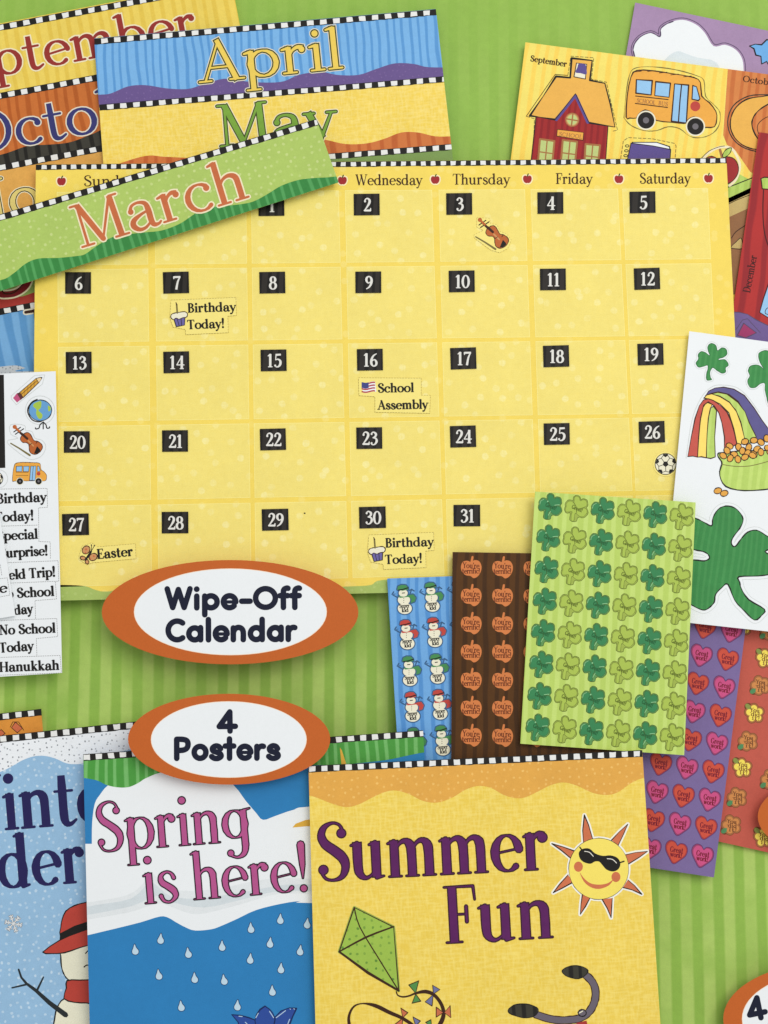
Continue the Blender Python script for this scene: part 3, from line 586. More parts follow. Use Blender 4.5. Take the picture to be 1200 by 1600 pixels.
def bus(z, k, full=True):
    b = []
    if full:
        b += line('pen_soft', spline(z([(75, 470), (90, 290), (120, 130), (170, 80), (300, 72), (480, 95), (640, 140), (700, 180), (712, 300), (780, 370), (825, 430), (820, 520), (770, 590), (680, 625), (590, 615), (510, 555), (420, 540), (330, 570), (230, 570), (130, 530), (78, 475)]), 3), .6, jit=.6)
    b += inked('bus_yellow', 'pen_brown', spline(z([(92, 465), (100, 300), (130, 150), (175, 100), (300, 103), (450, 125), (620, 155), (672, 195), (682, 300), (740, 350), (793, 420), (800, 480), (782, 540), (720, 545), (690, 540), (672, 485), (620, 462), (570, 490), (545, 515), (440, 505), (325, 490), (300, 440), (240, 408), (190, 440), (172, 472), (120, 472)]), 2, True), 4.5 * k)
    for q in ([(172, 172), (296, 180), (287, 292), (168, 278)], [(323, 188), (438, 200), (427, 310), (315, 297)], [(470, 205), (580, 215), (562, 512), (445, 497)], [(612, 218), (642, 228), (668, 322), (655, 336), (606, 325)]): b += inked('pale_blue', 'pen_brown', z(q), 5 * k)
    b += line('pen_brown', z([(525, 210), (512, 340), (500, 505)]), 5 * k)
    for q in (((165, 300), (420, 328)), ((163, 358), (415, 390))): b += line('pen_brown', z(q), 4 * k)
    if full: b += text('SCHOOL', z([(172, 350)])[0], z([(318, 369)])[0], 6.6, 1.2, .7, [('window_brown', 0)], caps=2) + text('BUS', z([(342, 371)])[0], z([(416, 381)])[0], 6.6, 1.2, .7, [('window_brown', 0)], caps=2)
    for x, y in ((150, 112), (260, 108), (350, 120), (440, 135), (540, 150)): b += line('pen_brown', z([(x, y), (x + 60, y - 6)]), 3 * k)
    b.append(('red', ell(*z([(632, 380)])[0], 39 * k)))
    return b
bp = T.art('bus_picture', bus(z, 1 / 5), 1)
for q in wheels(z, 1 / 5): T.art('wheel', q, 2, parent=bp)
nb = dashed('pen_soft', z([(40, 900), (50, 780), (70, 650), (110, 625), (300, 635), (470, 670), (482, 690), (465, 900)]), .55, 5, 2.5)
nb += inked('paper_white', 'pen_black', z([(140, 662), (330, 662), (430, 695), (440, 740), (150, 720)]), .7) + inked('violet', 'pen_black', z([(130, 668), (300, 690), (440, 718), (428, 900), (85, 900), (105, 780)]), .7)
for i in range(5): nb += line('pen_black', ell(*z([(100 - i * 6, 690 + i * 38)])[0], 3, 1.8, 10), .6, True)
T.art('notebook_picture', nb, 1)
ap = line('halo_cream', spline([(1098, 250), (1108, 238), (1125, 230), (1143, 232), (1153, 248), (1156, 262), (1150, 280), (1140, 290)], 3), 2)
ap += inked('apple_red', 'pen_brown', spline([(1100, 250), (1112, 244), (1126, 250), (1136, 245), (1148, 249), (1154, 262), (1151, 275), (1140, 286), (1120, 290), (1100, 285), (1092, 265)], 3, True), .7)
ap += line('window_brown', [(1125, 234), (1129, 248)], 2) + inked('lime', 'pen_black', spline([(1129, 243), (1134, 234), (1143, 231), (1140, 240), (1132, 246)], 3, True), .6) + line('pen_black', spline([(1096, 247), (1108, 236), (1122, 230), (1132, 228)], 3), .5)
T.art('apple_picture', ap, 2)
T.art('book_picture', [('lime', [(1122, 292), (1155, 272), (1180, 285), (1180, 298), (1122, 325)])] + line('pen_black', [(1122, 298), (1150, 288), (1180, 276)], .8) + line('pen_black', [(1122, 322), (1150, 308), (1178, 296)], .9) + line('pen_black', [(1122, 327), (1150, 313), (1178, 302)], .5), 1)
pk = line('oct_dark', spline([(1200, 148), (1170, 150), (1146, 165), (1137, 190), (1144, 215), (1165, 232), (1200, 240)], 4), .9) + inked('roof', 'pen_black', spline([(1215, 152), (1190, 151), (1165, 156), (1147, 172), (1141, 195), (1148, 215), (1165, 229), (1190, 234), (1225, 230), (1240, 195)], 4, True), 1)
pk += inked('oct_panel', 'pen_black', spline([(1230, 150), (1200, 163), (1183, 175), (1175, 190), (1178, 206), (1190, 222), (1215, 228), (1240, 190)], 4, True), 1) + line('pen_brown', spline([(1215, 178), (1196, 184), (1184, 195), (1185, 208), (1192, 216)], 3), .6)
T.art('pumpkin_picture', pk, 2)
T.art('lettering', text('October', (1160, 127.5), (1214, 135), 10, 1.9, .8, [('pen_brown', 0)], caps=3), 2)

ink('dec_stripe', (178, 50, 48), stripes=((150, 40, 44), 26, .4, .35, .2), mottle=.05); ink('gift_purple', (112, 92, 146), mottle=.08); ink('magenta', (160, 56, 104)); ink('dec_ink', (70, 24, 26))
T = Thing('picture_sheet', 'red striped December sheet standing out behind the right edge of the calendar', 'picture sheet', [(1186, 206.5), (1300, 223), (1250, 562), (1136, 546)], 5.1, 1.4, GM)
T.card(MATS['dec_stripe'])
T.art('lettering', text('December', (1172, 458), (1183, 400), 12, 2, .9, [('dec_ink', 0)], caps=3), 1)
T.art('gift_picture', inked('lime', 'dec_ink', [(1189, 279), (1194, 277), (1240, 279), (1240, 299), (1191, 295)], .9) + line('dec_ink', spline([(1193, 297), (1192, 330), (1194, 360), (1199, 380), (1205, 392)], 3), .9), 1)
T.art('gift_picture', inked('pale_blue', 'dec_ink', [(1187, 488), (1193, 466), (1202, 440), (1250, 450), (1240, 512), (1206, 500)], .9) + line('dec_ink', spline([(1210, 478), (1198, 482), (1196, 490), (1206, 492)], 3), .6), 1)
T.art('gift_picture', inked('gift_purple', 'pen_purple', [(1120, 486), (1155, 488), (1168, 491), (1182, 500), (1240, 528), (1240, 600), (1120, 600)], .6) + inked('magenta', 'pen_purple', [(1162, 505), (1182, 520), (1165, 528), (1152, 524)], .6) + line('pen_purple', [(1150, 515), (1160, 500), (1168, 498), (1188, 520)], .5), 1)

# ================================================================ white sheet with shamrocks, rainbow and pot of gold
T = Thing('picture_sheet', 'white sheet with green shamrocks, a rainbow and a pot of gold', 'picture sheet', [(1077, 517.5), (1300, 547.5), (1258, 993), (1034, 968.5)], 10.5, 1.8, GM)
T.card(MATS['paper_white'])
ink('sham_green', (60, 136, 72), stripes=((70, 144, 79), 9, .4, .7, 0), mottle=.12); ink('sham_edge', (40, 100, 54)); ink('rb_red', (198, 88, 76), mottle=.11); ink('rb_yellow', (252, 220, 110), mottle=.09); ink('rb_green', (182, 208, 104), stripes=((194, 218, 116), 14, .4, .5, 0), mottle=.1); ink('rb_purple', (96, 90, 142), mottle=.13); ink('faint', (208, 212, 210))
z = lambda p: zz(7.5, 1040, 510, p)
small = spline(z([(545, 200), (590, 225), (607, 285), (655, 252), (705, 265), (720, 315), (690, 355), (625, 378), (625, 395), (690, 388), (728, 425), (732, 460), (702, 485), (702, 535), (660, 548), (600, 515), (552, 482), (520, 535), (525, 600), (542, 622), (500, 632), (480, 618), (478, 560), (497, 490), (490, 455), (440, 470), (385, 476), (356, 430), (385, 382), (382, 330), (420, 294), (470, 310), (520, 345), (500, 290), (495, 240), (515, 208)]), 3, True)
big2 = spline(z([(1150, 285), (1092, 318), (1098, 400), (1135, 470), (1152, 502), (1090, 455), (1000, 462), (968, 520), (988, 580), (960, 640), (990, 712), (1050, 716), (1110, 670), (1162, 668), (1165, 740), (1185, 830), (1210, 920), (1270, 910), (1250, 780), (1250, 660), (1340, 600), (1360, 500), (1300, 440), (1260, 330), (1210, 290)]), 3, True)
for s in (small, big2): T.art('shamrock_picture', line('faint', s, 3, True) + line('paper_white', s, 2.2, True) + inked('sham_green', 'sham_edge', s, .5), 1)
rb = line('faint', spline(z([(240, 1545), (290, 1200), (340, 1000), (440, 800), (560, 700), (680, 688), (830, 715), (960, 820), (1100, 1010)]), 4), .5)
for m, p in (('rb_purple', [(470, 812), (505, 758), (580, 722), (680, 712), (800, 735), (925, 810), (1040, 960), (1130, 1100), (1205, 1200), (1260, 1330), (1070, 1330), (980, 1130), (920, 1000), (850, 880), (740, 795), (620, 770), (540, 785)]),
             ('rb_green', [(520, 795), (610, 775), (720, 792), (850, 890), (930, 1000), (980, 1130), (1060, 1290), (1040, 1370), (935, 1360), (880, 1120), (820, 980), (730, 880), (620, 815), (560, 800)]),
             ('rb_yellow', [(450, 840), (480, 805), (540, 792), (640, 822), (750, 890), (830, 1000), (880, 1130), (920, 1290), (930, 1370), (840, 1390), (800, 1200), (740, 1010), (640, 910), (540, 860)]),
             ('rb_green', [(480, 1540), (480, 1400), (487, 1250), (505, 1060), (530, 960), (560, 935), (597, 985), (585, 1150), (575, 1300), (582, 1530), (530, 1548)]),
             ('rb_yellow', [(375, 1532), (390, 1300), (405, 1100), (440, 950), (480, 890), (548, 915), (520, 965), (500, 1080), (487, 1250), (480, 1400), (478, 1540), (420, 1528)]),
             ('rb_red', [(260, 1525), (300, 1300), (345, 1080), (395, 930), (445, 862), (500, 848), (560, 868), (640, 925), (720, 1005), (770, 1120), (810, 1260), (835, 1380), (760, 1420), (688, 1420), (690, 1300), (660, 1130), (625, 1015), (570, 930), (500, 885), (445, 925), (410, 1080), (385, 1300), (375, 1532), (320, 1520)])):
    rb += inked(m, 'pen_brown', z(p), .75, .5)
T.art('rainbow_picture', rb, 1)
z5 = lambda p: zz(5, 1040, 680, p)
pt = inked('rb_green', 'pen_black', spline(z5([(410, 145), (412, 170), (432, 198), (440, 225), (422, 285), (432, 345), (470, 400), (560, 428), (680, 432), (850, 415), (1000, 380), (1000, 150), (700, 120), (450, 135)]), 2, True), 1)
pt += line('pen_soft', spline(z5([(440, 228), (540, 243), (660, 240), (800, 205)]), 3), .6)
ck = [(690, 40), (745, 55), (790, 25), (850, 40), (620, 50), (500, 85), (570, 92), (650, 95), (715, 108), (800, 100), (480, 120), (600, 122), (860, 90), (535, 150), (690, 150), (745, 132), (640, 140), (820, 130), (450, 160), (565, 188), (505, 180), (620, 172), (680, 158)]
pot = T.art('pot_of_gold_picture', pt, 2); pt = []
for i, (x, y) in enumerate(ck): pt += inked('coin', 'pen_brown', ell(*z5([(x, y)])[0], 5.8, 4.6, 16, (i * .7) % 3), .7)
for x, y in ((408, 434), (458, 454)): pt += inked('coin', 'pen_brown', ell(*z5([(x, y)])[0], 6.2, 4.6, 16, -.3), .7)
T.art('coins', pt, 3, parent=pot)
bigs = spline(z5([(150, 640), (235, 650), (300, 680), (360, 708), (370, 645), (410, 580), (470, 553), (540, 568), (590, 618), (605, 670), (578, 730), (532, 790), (513, 835), (527, 868), (552, 862), (590, 810), (640, 758), (710, 742), (780, 780), (850, 830), (860, 880), (775, 908), (860, 960), (880, 1030), (830, 1082), (720, 1100), (572, 1106), (580, 1150), (592, 1200), (650, 1285), (773, 1360), (750, 1408), (695, 1445), (620, 1378), (540, 1290), (487, 1165), (440, 1190), (390, 1245), (380, 1305), (335, 1352), (290, 1366), (210, 1330), (120, 1260), (100, 1100), (150, 990), (225, 975), (300, 982), (342, 962), (330, 930), (290, 908), (225, 895), (140, 860), (110, 760)]), 3, True)
T.art('shamrock_picture', line('faint', bigs, 5.5, True) + line('paper_white', bigs, 4.7, True) + inked('sham_green', 'pen_black', bigs, .9, .4), 1)

# ================================================================ sheets of reward stickers
GR = 'reward sticker sheets'
ink('flower_red', (192, 90, 74), mottle=.08); ink('fl_yellow', (246, 222, 92)); ink('fl_orange', (208, 138, 76)); ink('fl_rim', (112, 66, 36)); ink('fl_ring', (164, 104, 62)); ink('fl_leaf', (84, 140, 90)); ink('fl_leaf2', (138, 150, 72))
T = Thing('sticker_sheet', 'red sticker sheet with yellow and orange flowers, half under the purple one', 'sticker sheet', [(1060, 950), (1300, 990), (1246, 1342), (1010, 1290)], 2.5, 2.4, GR)
T.card(MATS['flower_red'])
def flower(m, leaf, a0):
    s = []
    pe = [(9 * math.cos(a0 + i * 1.2566), 9 * math.sin(a0 + i * 1.2566)) for i in range(5)]
    lp = (12 * math.cos(a0 + .6), 12 * math.sin(a0 + .6)); 
    s += [('fl_rim', ell(lp[0] * 1.15, lp[1] * 1.15, 6.4))] + [('fl_rim', ell(x, y, 7.6)) for x, y in pe] + [('fl_ring', ell(x, y, 6.9)) for x, y in pe] + [('fl_ring', ell(0, 0, 8))]
    s += [(leaf, ell(lp[0] * 1.2, lp[1] * 1.2, 5.6, 3.6, 14, a0 + .6))]
    s += [(m, ell(x * .93, y * .93, 4.9)) for x, y in pe] + [(m, ell(0, 0, 6))] + [q for x, y in pe for q in line('fl_rim', [(x * .55, y * .55), (x * .8, y * .8)], .35)]
    for q, (w_, y) in enumerate((('You', -3), ('did', 3), ('it!', 8.5))): s += text(w_, (-7 + q, y + q * .5), (8, y + 1.5 + q * .5), 6.4, 1.4, .7, [('fl_rim', 0)], n=2, caps=2)
    return s
fm = [T.stamp_mesh('flower_sticker', flower('fl_yellow', 'fl_leaf2', -2.9), 1170, 1150), T.stamp_mesh('flower_sticker', flower('fl_orange', 'fl_leaf', 1.9), 1170, 1150)]
for i, (x, y, k) in enumerate(((1203, 985, 1), (1196, 1029, 0), (1188, 1071, 1), (1179, 1115, 0), (1169, 1158, 1), (1160, 1200, 0), (1152, 1246, 1), (1143, 1289, 1), (1160, 978, 0), (1204, 1218, 1), (1193, 1309, 0))): T.stamp('flower_sticker', fm[k], x, y, 1)

ink('heart_purple', (123, 105, 154), mottle=.07); ink('heart_pink', (204, 82, 132), mottle=.12); ink('heart_red', (206, 82, 62), mottle=.12); ink('heart_ring', (150, 66, 104)); ink('heart_ring_red', (168, 62, 60)); ink('heart_rim', (92, 52, 104)); ink('heart_ink', (120, 26, 44))
T = Thing('sticker_sheet', 'purple sticker sheet with pink and red hearts', 'sticker sheet', [(960, 952), (1168, 958), (1115.5, 1371), (912, 1340)], 5.0, 2.2, GR)
T.card(MATS['heart_purple'])
hp = spline([(-4, 18), (-10, 9), (-15, -3), (-14, -12), (-8, -17), (-1, -15), (3, -9), (8, -12), (15, -10), (18, -3), (15, 6), (6, 13)], 4, True)
hm = [T.stamp_mesh('heart_sticker', line('heart_rim', hp, 1, True) + [('heart_ring' if m == 'heart_pink' else 'heart_ring_red', hp), (m, [(x * .88 + .2, y * .88) for x, y in hp])] + text('Great', (-9, 0), (11, 3), 8.5, 1.5, .8, [('heart_ink', 0)], n=2, caps=2) + text('work!', (-9, 7), (9, 10), 8, 1.5, .8, [('heart_ink', 0)], n=2, caps=2), 1100, 1150) for m in ('heart_pink', 'heart_red')]
for r in range(9):
    for c in range(3):
        x, y = 1142 - 5.65 * r - 41 * c, 985.5 + 43.9 * r - 6 * c
        T.stamp('heart_sticker', hm[(r + c) % 2], x, y, 1)

ink('snow_blue', (112, 168, 220), stripes=((84, 144, 204), 15, .4, .4, .4), mottle=.06); ink('snow_rim', (58, 92, 128)); ink('hat_green', (72, 140, 82)); ink('twig', (70, 112, 156))
T = Thing('sticker_sheet', 'blue striped sticker sheet with little snowmen', 'sticker sheet', [(605, 904), (960, 891), (975, 1193), (624, 1206)], 9.6, 1.9, GR)
T.card(MATS['snow_blue'])
def snowman(hat):
    z = lambda p: zz(7.5, -30, -47, p)
    body = [ell(*z([(222, 275)])[0], 7, 5.6), ell(*z([(230, 355)])[0], 9.6, 7.6), ell(*z([(240, 455)])[0], 11, 8.8)]
    hatp = z([(150, 235), (160, 195), (200, 178), (250, 180), (275, 205), (280, 232), (215, 248)]); sc = z([(165, 308), (230, 318), (300, 295), (340, 290), (370, 330), (355, 375), (310, 392), (318, 345), (280, 320), (180, 332)])
    s = []
    for b in body + [hatp, sc]: s += line('snow_rim', b, 1.7, True, n=2)
    s += line('snow_rim', z([(160, 330), (90, 290), (110, 260)]), 1) + line('snow_rim', z([(300, 290), (320, 230), (350, 250)]), 1) + line('snow_rim', z([(320, 230), (290, 245)]), .8) + line('twig', z([(90, 290), (130, 285)]), .7)
    s += [('cream', b) for b in body] + [(hat, sc), (hat, hatp)] + line('pen_black', z([(165, 240), (215, 232), (280, 212)]), .9) + line('pen_black', z([(210, 275), (238, 272)]), .7)
    s += [('pen_black', ell(*z([(228, y)])[0], .7, n=6)) for y in (340, 362, 385)]
    s += line('pen_black', z([(180, 425), (290, 415)]), .4)
    return s + text('kid', z([(205, 500)])[0], z([(285, 495)])[0], 6.2, 1.5, .9, [('pen_black', 0)], n=2, caps=2) + text('Super', z([(176, 452)])[0], z([(297, 443)])[0], 6.4, 1.2, .7, [('pen_black', 0)], n=2, caps=2)
sm = [T.stamp_mesh('snowman_sticker', snowman(h), 650, 1000) for h in ('hat_green', 'red')]
for r, (y, k) in enumerate(((937, 0), (992, 1), (1049, 0), (1105, 1), (1161, 0))):
    for c in range(3): T.stamp('snowman_sticker', sm[k], 630.5 + 4.1 * r + 43.2 * c, y - 3.6 * c + (r > 2) * 0, 1)

ink('pump_brown', (84, 51, 16), stripes=((66, 39, 12), 16, .4, .4, .2), mottle=.12); ink('pump_orange', (212, 126, 70), mottle=.08); ink('pump_ink', (104, 46, 24))
T = Thing('sticker_sheet', 'dark brown sticker sheet with orange pumpkins', 'sticker sheet', [(707, 862.5), (1000, 867), (1004, 1206), (705, 1203)], 11.6, 1.8, GR)
T.card(MATS['pump_brown'])
pp = spline([(0, -10), (6, -13), (13, -11), (16.5, -3), (15, 6), (10, 13), (4, 15.5), (-1, 12), (-8, 11), (-14, 6), (-16, -2), (-13, -10), (-6, -12)], 3, True)
pm = T.stamp_mesh('pumpkin_sticker', [('pump_orange', pp)] + line('pump_orange', [(1, -10, 1.2), (2.5, -18, 1)], 1.6) + text("You're", (-13, -.5), (13, .5), 9, 1.5, .8, [('pump_ink', 0)], n=2, caps=2) + text('terrific!', (-14, 8.3), (14, 8), 8.2, 1.5, .9, [('pump_ink', 0)], n=2, caps=2), 760, 1000)
for r in range(7):
    for c in range(6): T.stamp('pumpkin_sticker', pm, 736 + 49 * c, 888 + 43.8 * r + .4 * c, 1)

ink('sham_lime', (184, 208, 102), stripes=((196, 218, 118), 15, .45, .3, .2), mottle=.05); ink('st_green', (58, 132, 82), mottle=.12); ink('st_rim', (62, 92, 40)); ink('st_lime', (170, 192, 82)); ink('st_lrim', (92, 106, 34)); ink('st_ink', (34, 92, 52)); ink('st_glint', (150, 204, 150))
T = Thing('sticker_sheet', 'light green sticker sheet with rows of small shamrocks', 'sticker sheet', [(836, 768), (1087, 785), (1069, 1180), (813, 1162)], 14.5, 2.2, GR)
T.card(MATS['sham_lime'])
z = lambda p: zz(8.57, -39.1, -30.9, p)
shp = spline(z([(350, 88), (385, 108), (397, 150), (430, 135), (480, 153), (492, 215), (472, 250), (492, 300), (480, 350), (430, 388), (370, 378), (345, 400), (338, 432), (290, 440), (253, 420), (258, 345), (250, 318), (205, 325), (178, 280), (192, 240), (190, 200), (225, 158), (268, 153), (295, 165), (300, 122), (320, 95)]), 3, True)
inn = spline(z([(348, 102), (378, 118), (388, 162), (430, 148), (470, 162), (478, 215), (455, 240), (395, 262), (455, 262), (480, 300), (465, 342), (425, 374), (372, 362), (330, 325), (312, 350), (300, 430), (270, 425), (272, 350), (280, 305), (205, 310), (190, 280), (205, 240), (204, 205), (230, 172), (268, 168), (305, 185), (312, 130), (325, 105)]), 3, True)
ink('st_ring', (96, 148, 84)); ink('st_lring', (158, 176, 78))
def sham(rim, ring, fill, tx, glint):
    s = line(rim, shp, .85, True, .3) + [(ring, shp)] + line(rim, inn, .65, True, .4) + [(fill, inn)] + line(rim, spline(z([(300, 180), (335, 245), (340, 320)]), 3), .55) + line(rim, spline(z([(395, 262), (350, 275), (290, 262)]), 3), .5)
    s += text('Great!', z([(270, 262)])[0], z([(410, 318)])[0], 6.5, 1.3, .8, [(tx, 0)], n=2, caps=2)
    if glint: s += line(glint, z([(400, 247), (462, 240)]), .5) + [(glint, ell(*z([(307, 195)])[0], 1.2, n=8))] + line(glint, z([(345, 330), (312, 385)]), .4) + line(glint, spline(z([(200, 235), (215, 190), (255, 168)]), 3), .35)
    return s
shm = [T.stamp_mesh('shamrock_sticker', sham('st_rim', 'st_ring', 'st_green', 'st_ink', 'st_glint'), 950, 970), T.stamp_mesh('shamrock_sticker', sham('st_lrim', 'st_lring', 'st_lime', 'st_lrim', None), 950, 970)]
for r in range(8):
    for c in range(6): T.stamp('shamrock_sticker', shm[c % 2], 859.2 + 41.1 * c - 2.75 * r + .12 * r * c, 791.3 + 3.2 * c + 49.35 * r - .03 * r * c, 1, -.01)
# ================================================================ white sheets of event stickers, left edge
GE = 'event sticker sheets'
T = Thing('sticker_sheet', 'white sticker sheet with a pencil, a globe, a violin and event words', 'sticker sheet', [(-90, 588), (87, 580), (97, 1051.5), (-90, 1063)], 10.5, 1.9, GE)
T.card(MATS['paper_white'])
ink('pencil', (214, 164, 66), stripes=((196, 140, 50), 5, .4, .3, 0)); ink('eraser', (192, 84, 124)); ink('ferrule', (92, 52, 52)); ink('globe_blue', (104, 160, 208)); ink('globe_green', (168, 196, 76)); ink('wood_pale', (236, 208, 156))
T.art('black_panel', [('border_black', [(-60, 587), (6, 585.5), (8.3, 731), (-60, 734)])], 1)
z = lambda p: zz(8, 0, 560, p)
T.art('pencil_picture', line('faint', z([(140, 470), (430, 215), (560, 205), (530, 320), (290, 510), (205, 580), (145, 510)]), .5, True) + inked('pencil', 'pen_brown', z([(245, 425), (450, 250), (487, 300), (290, 490)]), .5) + inked('wood_pale', 'pen_brown', z([(450, 250), (510, 236), (526, 246), (487, 305)]), .4) + [('pen_black', z([(505, 237), (530, 232), (522, 258)])), ('ferrule', z([(208, 438), (245, 425), (292, 490), (255, 522)])), ('eraser', z([(163, 495), (210, 436), (258, 515), (213, 552)]))] + line('pen_brown', z([(262, 455), (465, 275)]), .4), 1)
gl = line('faint', ell(62.5, 641, 23, 22.5), .5, True) + line('pen_black', spline(z([(465, 512), (400, 545), (350, 620), (352, 690), (400, 765), (470, 792), (520, 785)]), 4), .9) + inked('globe_blue', 'pen_black', ell(*z([(503, 650)])[0], 18, 16.4), .6)
gl += [('globe_green', spline(z([(465, 545), (515, 535), (512, 615), (480, 650), (530, 700), (520, 750), (482, 752), (450, 690), (455, 640), (415, 600), (425, 565)]), 3, True)), ('globe_green', spline(z([(600, 590), (632, 610), (630, 650), (605, 660)]), 3, True))]
for q in ([(540, 795), (500, 830), (488, 870), (450, 882), (443, 868)], [(540, 795), (540, 880)], [(540, 795), (575, 830), (585, 870), (615, 870), (620, 855)]): gl += line('pen_black', spline(z(q), 3), .9)
T.art('globe_picture', gl, 1)
k = .70
vz = lambda p: [((q[0] - 358) * .0807 + 23, (q[1] - 282) * .0807 + 667) + tuple(q[2:]) for q in p]
T.art('violin_picture', line('faint', spline(vz([(280, 240), (540, 250), (570, 350), (690, 370), (750, 500), (880, 540), (960, 660), (890, 830), (730, 910), (560, 870), (240, 620), (240, 540), (420, 500), (280, 420)]), 3, True), .5, True) + violin(vz, .0807), 1)
bz = lambda p: [(q[0] * .0755 + 12.5, (q[1] - (q[0] - 90) * .125) * .0755 + 716.5) + tuple(q[2:]) for q in p]
bp = T.art('bus_picture', bus(bz, .0755, False), 1)
for q in wheels(bz, .0755): T.art('wheel', q, 2, parent=bp)
T.art('ball_picture', line('faint', ell(-2, 748, 14), .5, True) + ball(-6, 748, 11), 1)
z = lambda p: zz(4.85, 0, 740, p)
L = []
for s, x0, y0, x1, y1 in (('Birthday', -5, 787, 73, 783.5), ('Today!', -8, 816, 53, 812.5), ('Special', -5, 845, 59.5, 841.5), ('Surprise!', -.5, 872, 75, 867.5), ('Field Trip!', -1.5, 907, 87, 900.5), ('o School', 10.5, 935, 85, 931), ('Today', 1, 963, 52, 958), ('No School', -1, 992, 87, 988.5), ('Today', -1, 1020, 53, 1016), ('Hanukkah', -1, 1050, 93, 1046.5)):
    T.art('lettering', words(T, s, x0, y0, x1, y1, 15.5, 3.5, 1.3), 2)
for q in ([(-60, 118), (357, 112), (360, 255), (292, 260), (295, 515), (380, 518), (382, 655)], [(-60, 400), (290, 390)], [(-60, 680), (440, 660), (445, 815), (-60, 835)], [(420, 820), (428, 950), (265, 962), (270, 1100)], [(-60, 1115), (430, 1098), (437, 1235), (275, 1250), (280, 1385)], [(-60, 1395), (455, 1378), (465, 1510), (-60, 1530)]):
    T.art('cut_line', dashed('pen_grey', z(q), .4, 2.2, 1.4), 1)
T = Thing('sticker_sheet', 'small tilted white sheet at the left edge with the letters ce', 'sticker sheet', [(-90, 800), (-3, 788), (24, 962), (-90, 981)], 12.8, 1.8, GE)
T.card(MATS['paper_white'])
T.art('lettering', words(T, 'Dance', -58, 936, 12.5, 925, 16, 3.5, 1.3), 1)
T.art('cut_line', dashed('pen_grey', zz(4.85, 0, 740, [(-90, 805), (55, 790), (75, 920), (-80, 950)]), .4, 2.2, 1.4), 1)
T.art('cut_line', dashed('pen_grey', zz(4.85, 0, 740, [(2, 690), (15, 780)]), .4, 2.2, 1.4), 1)

# ================================================================ posters
GP = 'season posters'
ink('fall_orange', (214, 142, 58), mottle=.12)
T = Thing('season_poster', 'orange poster showing only its top strip behind the winter poster', 'poster', [(-90, 1125), (64.5, 1107.5), (76, 1260), (-90, 1275)], 2.5, 2.4, GP)
T.card(MATS['fall_orange'])
T.art('checked_border', checks((-90, 1125), (64.5, 1107.5), 10.5, 20, 9.5, 15), 1)
T.art('leaf_picture', inked('terracotta', 'pen_brown', [(24, 1128), (35, 1138), (27, 1145), (18, 1137)], .5) + line('pen_brown', [(16, 1136), (20, 1128), (29, 1128), (37, 1141)], .5) + inked('terracotta', 'pen_brown', [(-8, 1146), (2, 1140), (8, 1146), (0, 1152)], .5), 1)

ink('winter_white', (236, 239, 241), dots=((92, 96, 104), 8.5, .17, .9), mottle=.03); ink('winter_blue', (150, 188, 218), dots=((196, 218, 234), 12, .19, .95), mottle=.06); ink('winter_ink', (38, 34, 84)); ink('hat_red', (186, 68, 56), mottle=.08); ink('snow_cream', (234, 230, 204), mottle=.04); ink('bark', (40, 46, 48)); ink('flake', (222, 224, 224)); ink('flake_grey', (122, 128, 134))
T = Thing('season_poster', 'pale blue winter poster with a snowman in a red hat', 'poster', [(-90, 1159), (430, 1104.5), (470, 1660), (-60, 1680)], 5.0, 2.2, GP)
T.card(MATS['winter_white'])
wb = [(-100, 1225), (-40, 1214), (0, 1206), (19, 1197), (35, 1188), (52, 1182), (69, 1181), (86, 1185), (102, 1192), (115, 1194), (132, 1192), (170, 1178), (230, 1170), (300, 1180), (480, 1160)]
T.art('blue_ground', [('winter_blue', spline(wb, 4) + [(500, 1700), (-100, 1700)])], 1)
T.art('checked_border', checks((-90, 1159), (430, 1104.5), 11, 19.8, 10, 12), 2)
tw = dict(cap=0)
T.art('lettering', text('Winter', (-77, 1305), (211, 1282), 90, 12.8, 3.6, [('winter_ink', .3)], jit=.05), 3)
T.art('lettering', text('Wonder', (-180, 1404), (135, 1379.5), 86, 12.8, 3.6, [('winter_ink', .3)], jit=.05), 3)
z = lambda p: zz(5.16, 0, 1290, p)
sn = inked('snow_cream', 'pen_black', spline(z([(520, 1395), (460, 1470), (440, 1560), (430, 1640), (440, 1800), (800, 1800), (800, 1420), (640, 1420)]), 3, True), 1)
sn += inked('snow_cream', 'pen_black', spline(z([(492, 1000), (490, 1050), (495, 1130), (512, 1190), (548, 1240), (620, 1262), (800, 1262), (800, 940), (640, 960)]), 3, True), 1)
scf = inked('hat_red', 'pen_black', spline(z([(540, 1250), (640, 1246), (800, 1262), (800, 1435), (700, 1430), (600, 1425), (515, 1395), (535, 1310)]), 2, True), .9)
hat = inked('hat_red', 'pen_black', spline(z([(345, 1020), (480, 925), (600, 870), (760, 800), (800, 800), (800, 925), (640, 985), (520, 1025), (420, 1032)]), 2, True), .9)
hat += inked('hat_red', 'pen_black', spline(z([(488, 890), (490, 820), (500, 760), (530, 690), (600, 645), (690, 620), (800, 612), (800, 790), (600, 830)]), 2, True), .9)
hat += [('pen_black', z([(485, 868), (600, 808), (700, 775), (800, 760), (800, 838), (700, 842), (600, 878), (480, 922)]))]
sn += line('pen_black', spline(z([(678, 1140), (700, 1125), (740, 1130)]), 3), 1) + line('pen_black', spline(z([(690, 1030), (715, 1005), (740, 1005)]), 3), .9)
sn += line('bark', z([(530, 1527, 1.4), (400, 1430, 1.15), (290, 1330, .9), (215, 1275, .7), (172, 1225, .55), (150, 1160, .5)]), 3, n=3) + line('bark', z([(225, 1278, .8), (97, 1308, .6)]), 2) + line('bark', z([(298, 1330, .9), (350, 1222, .6)]), 2)
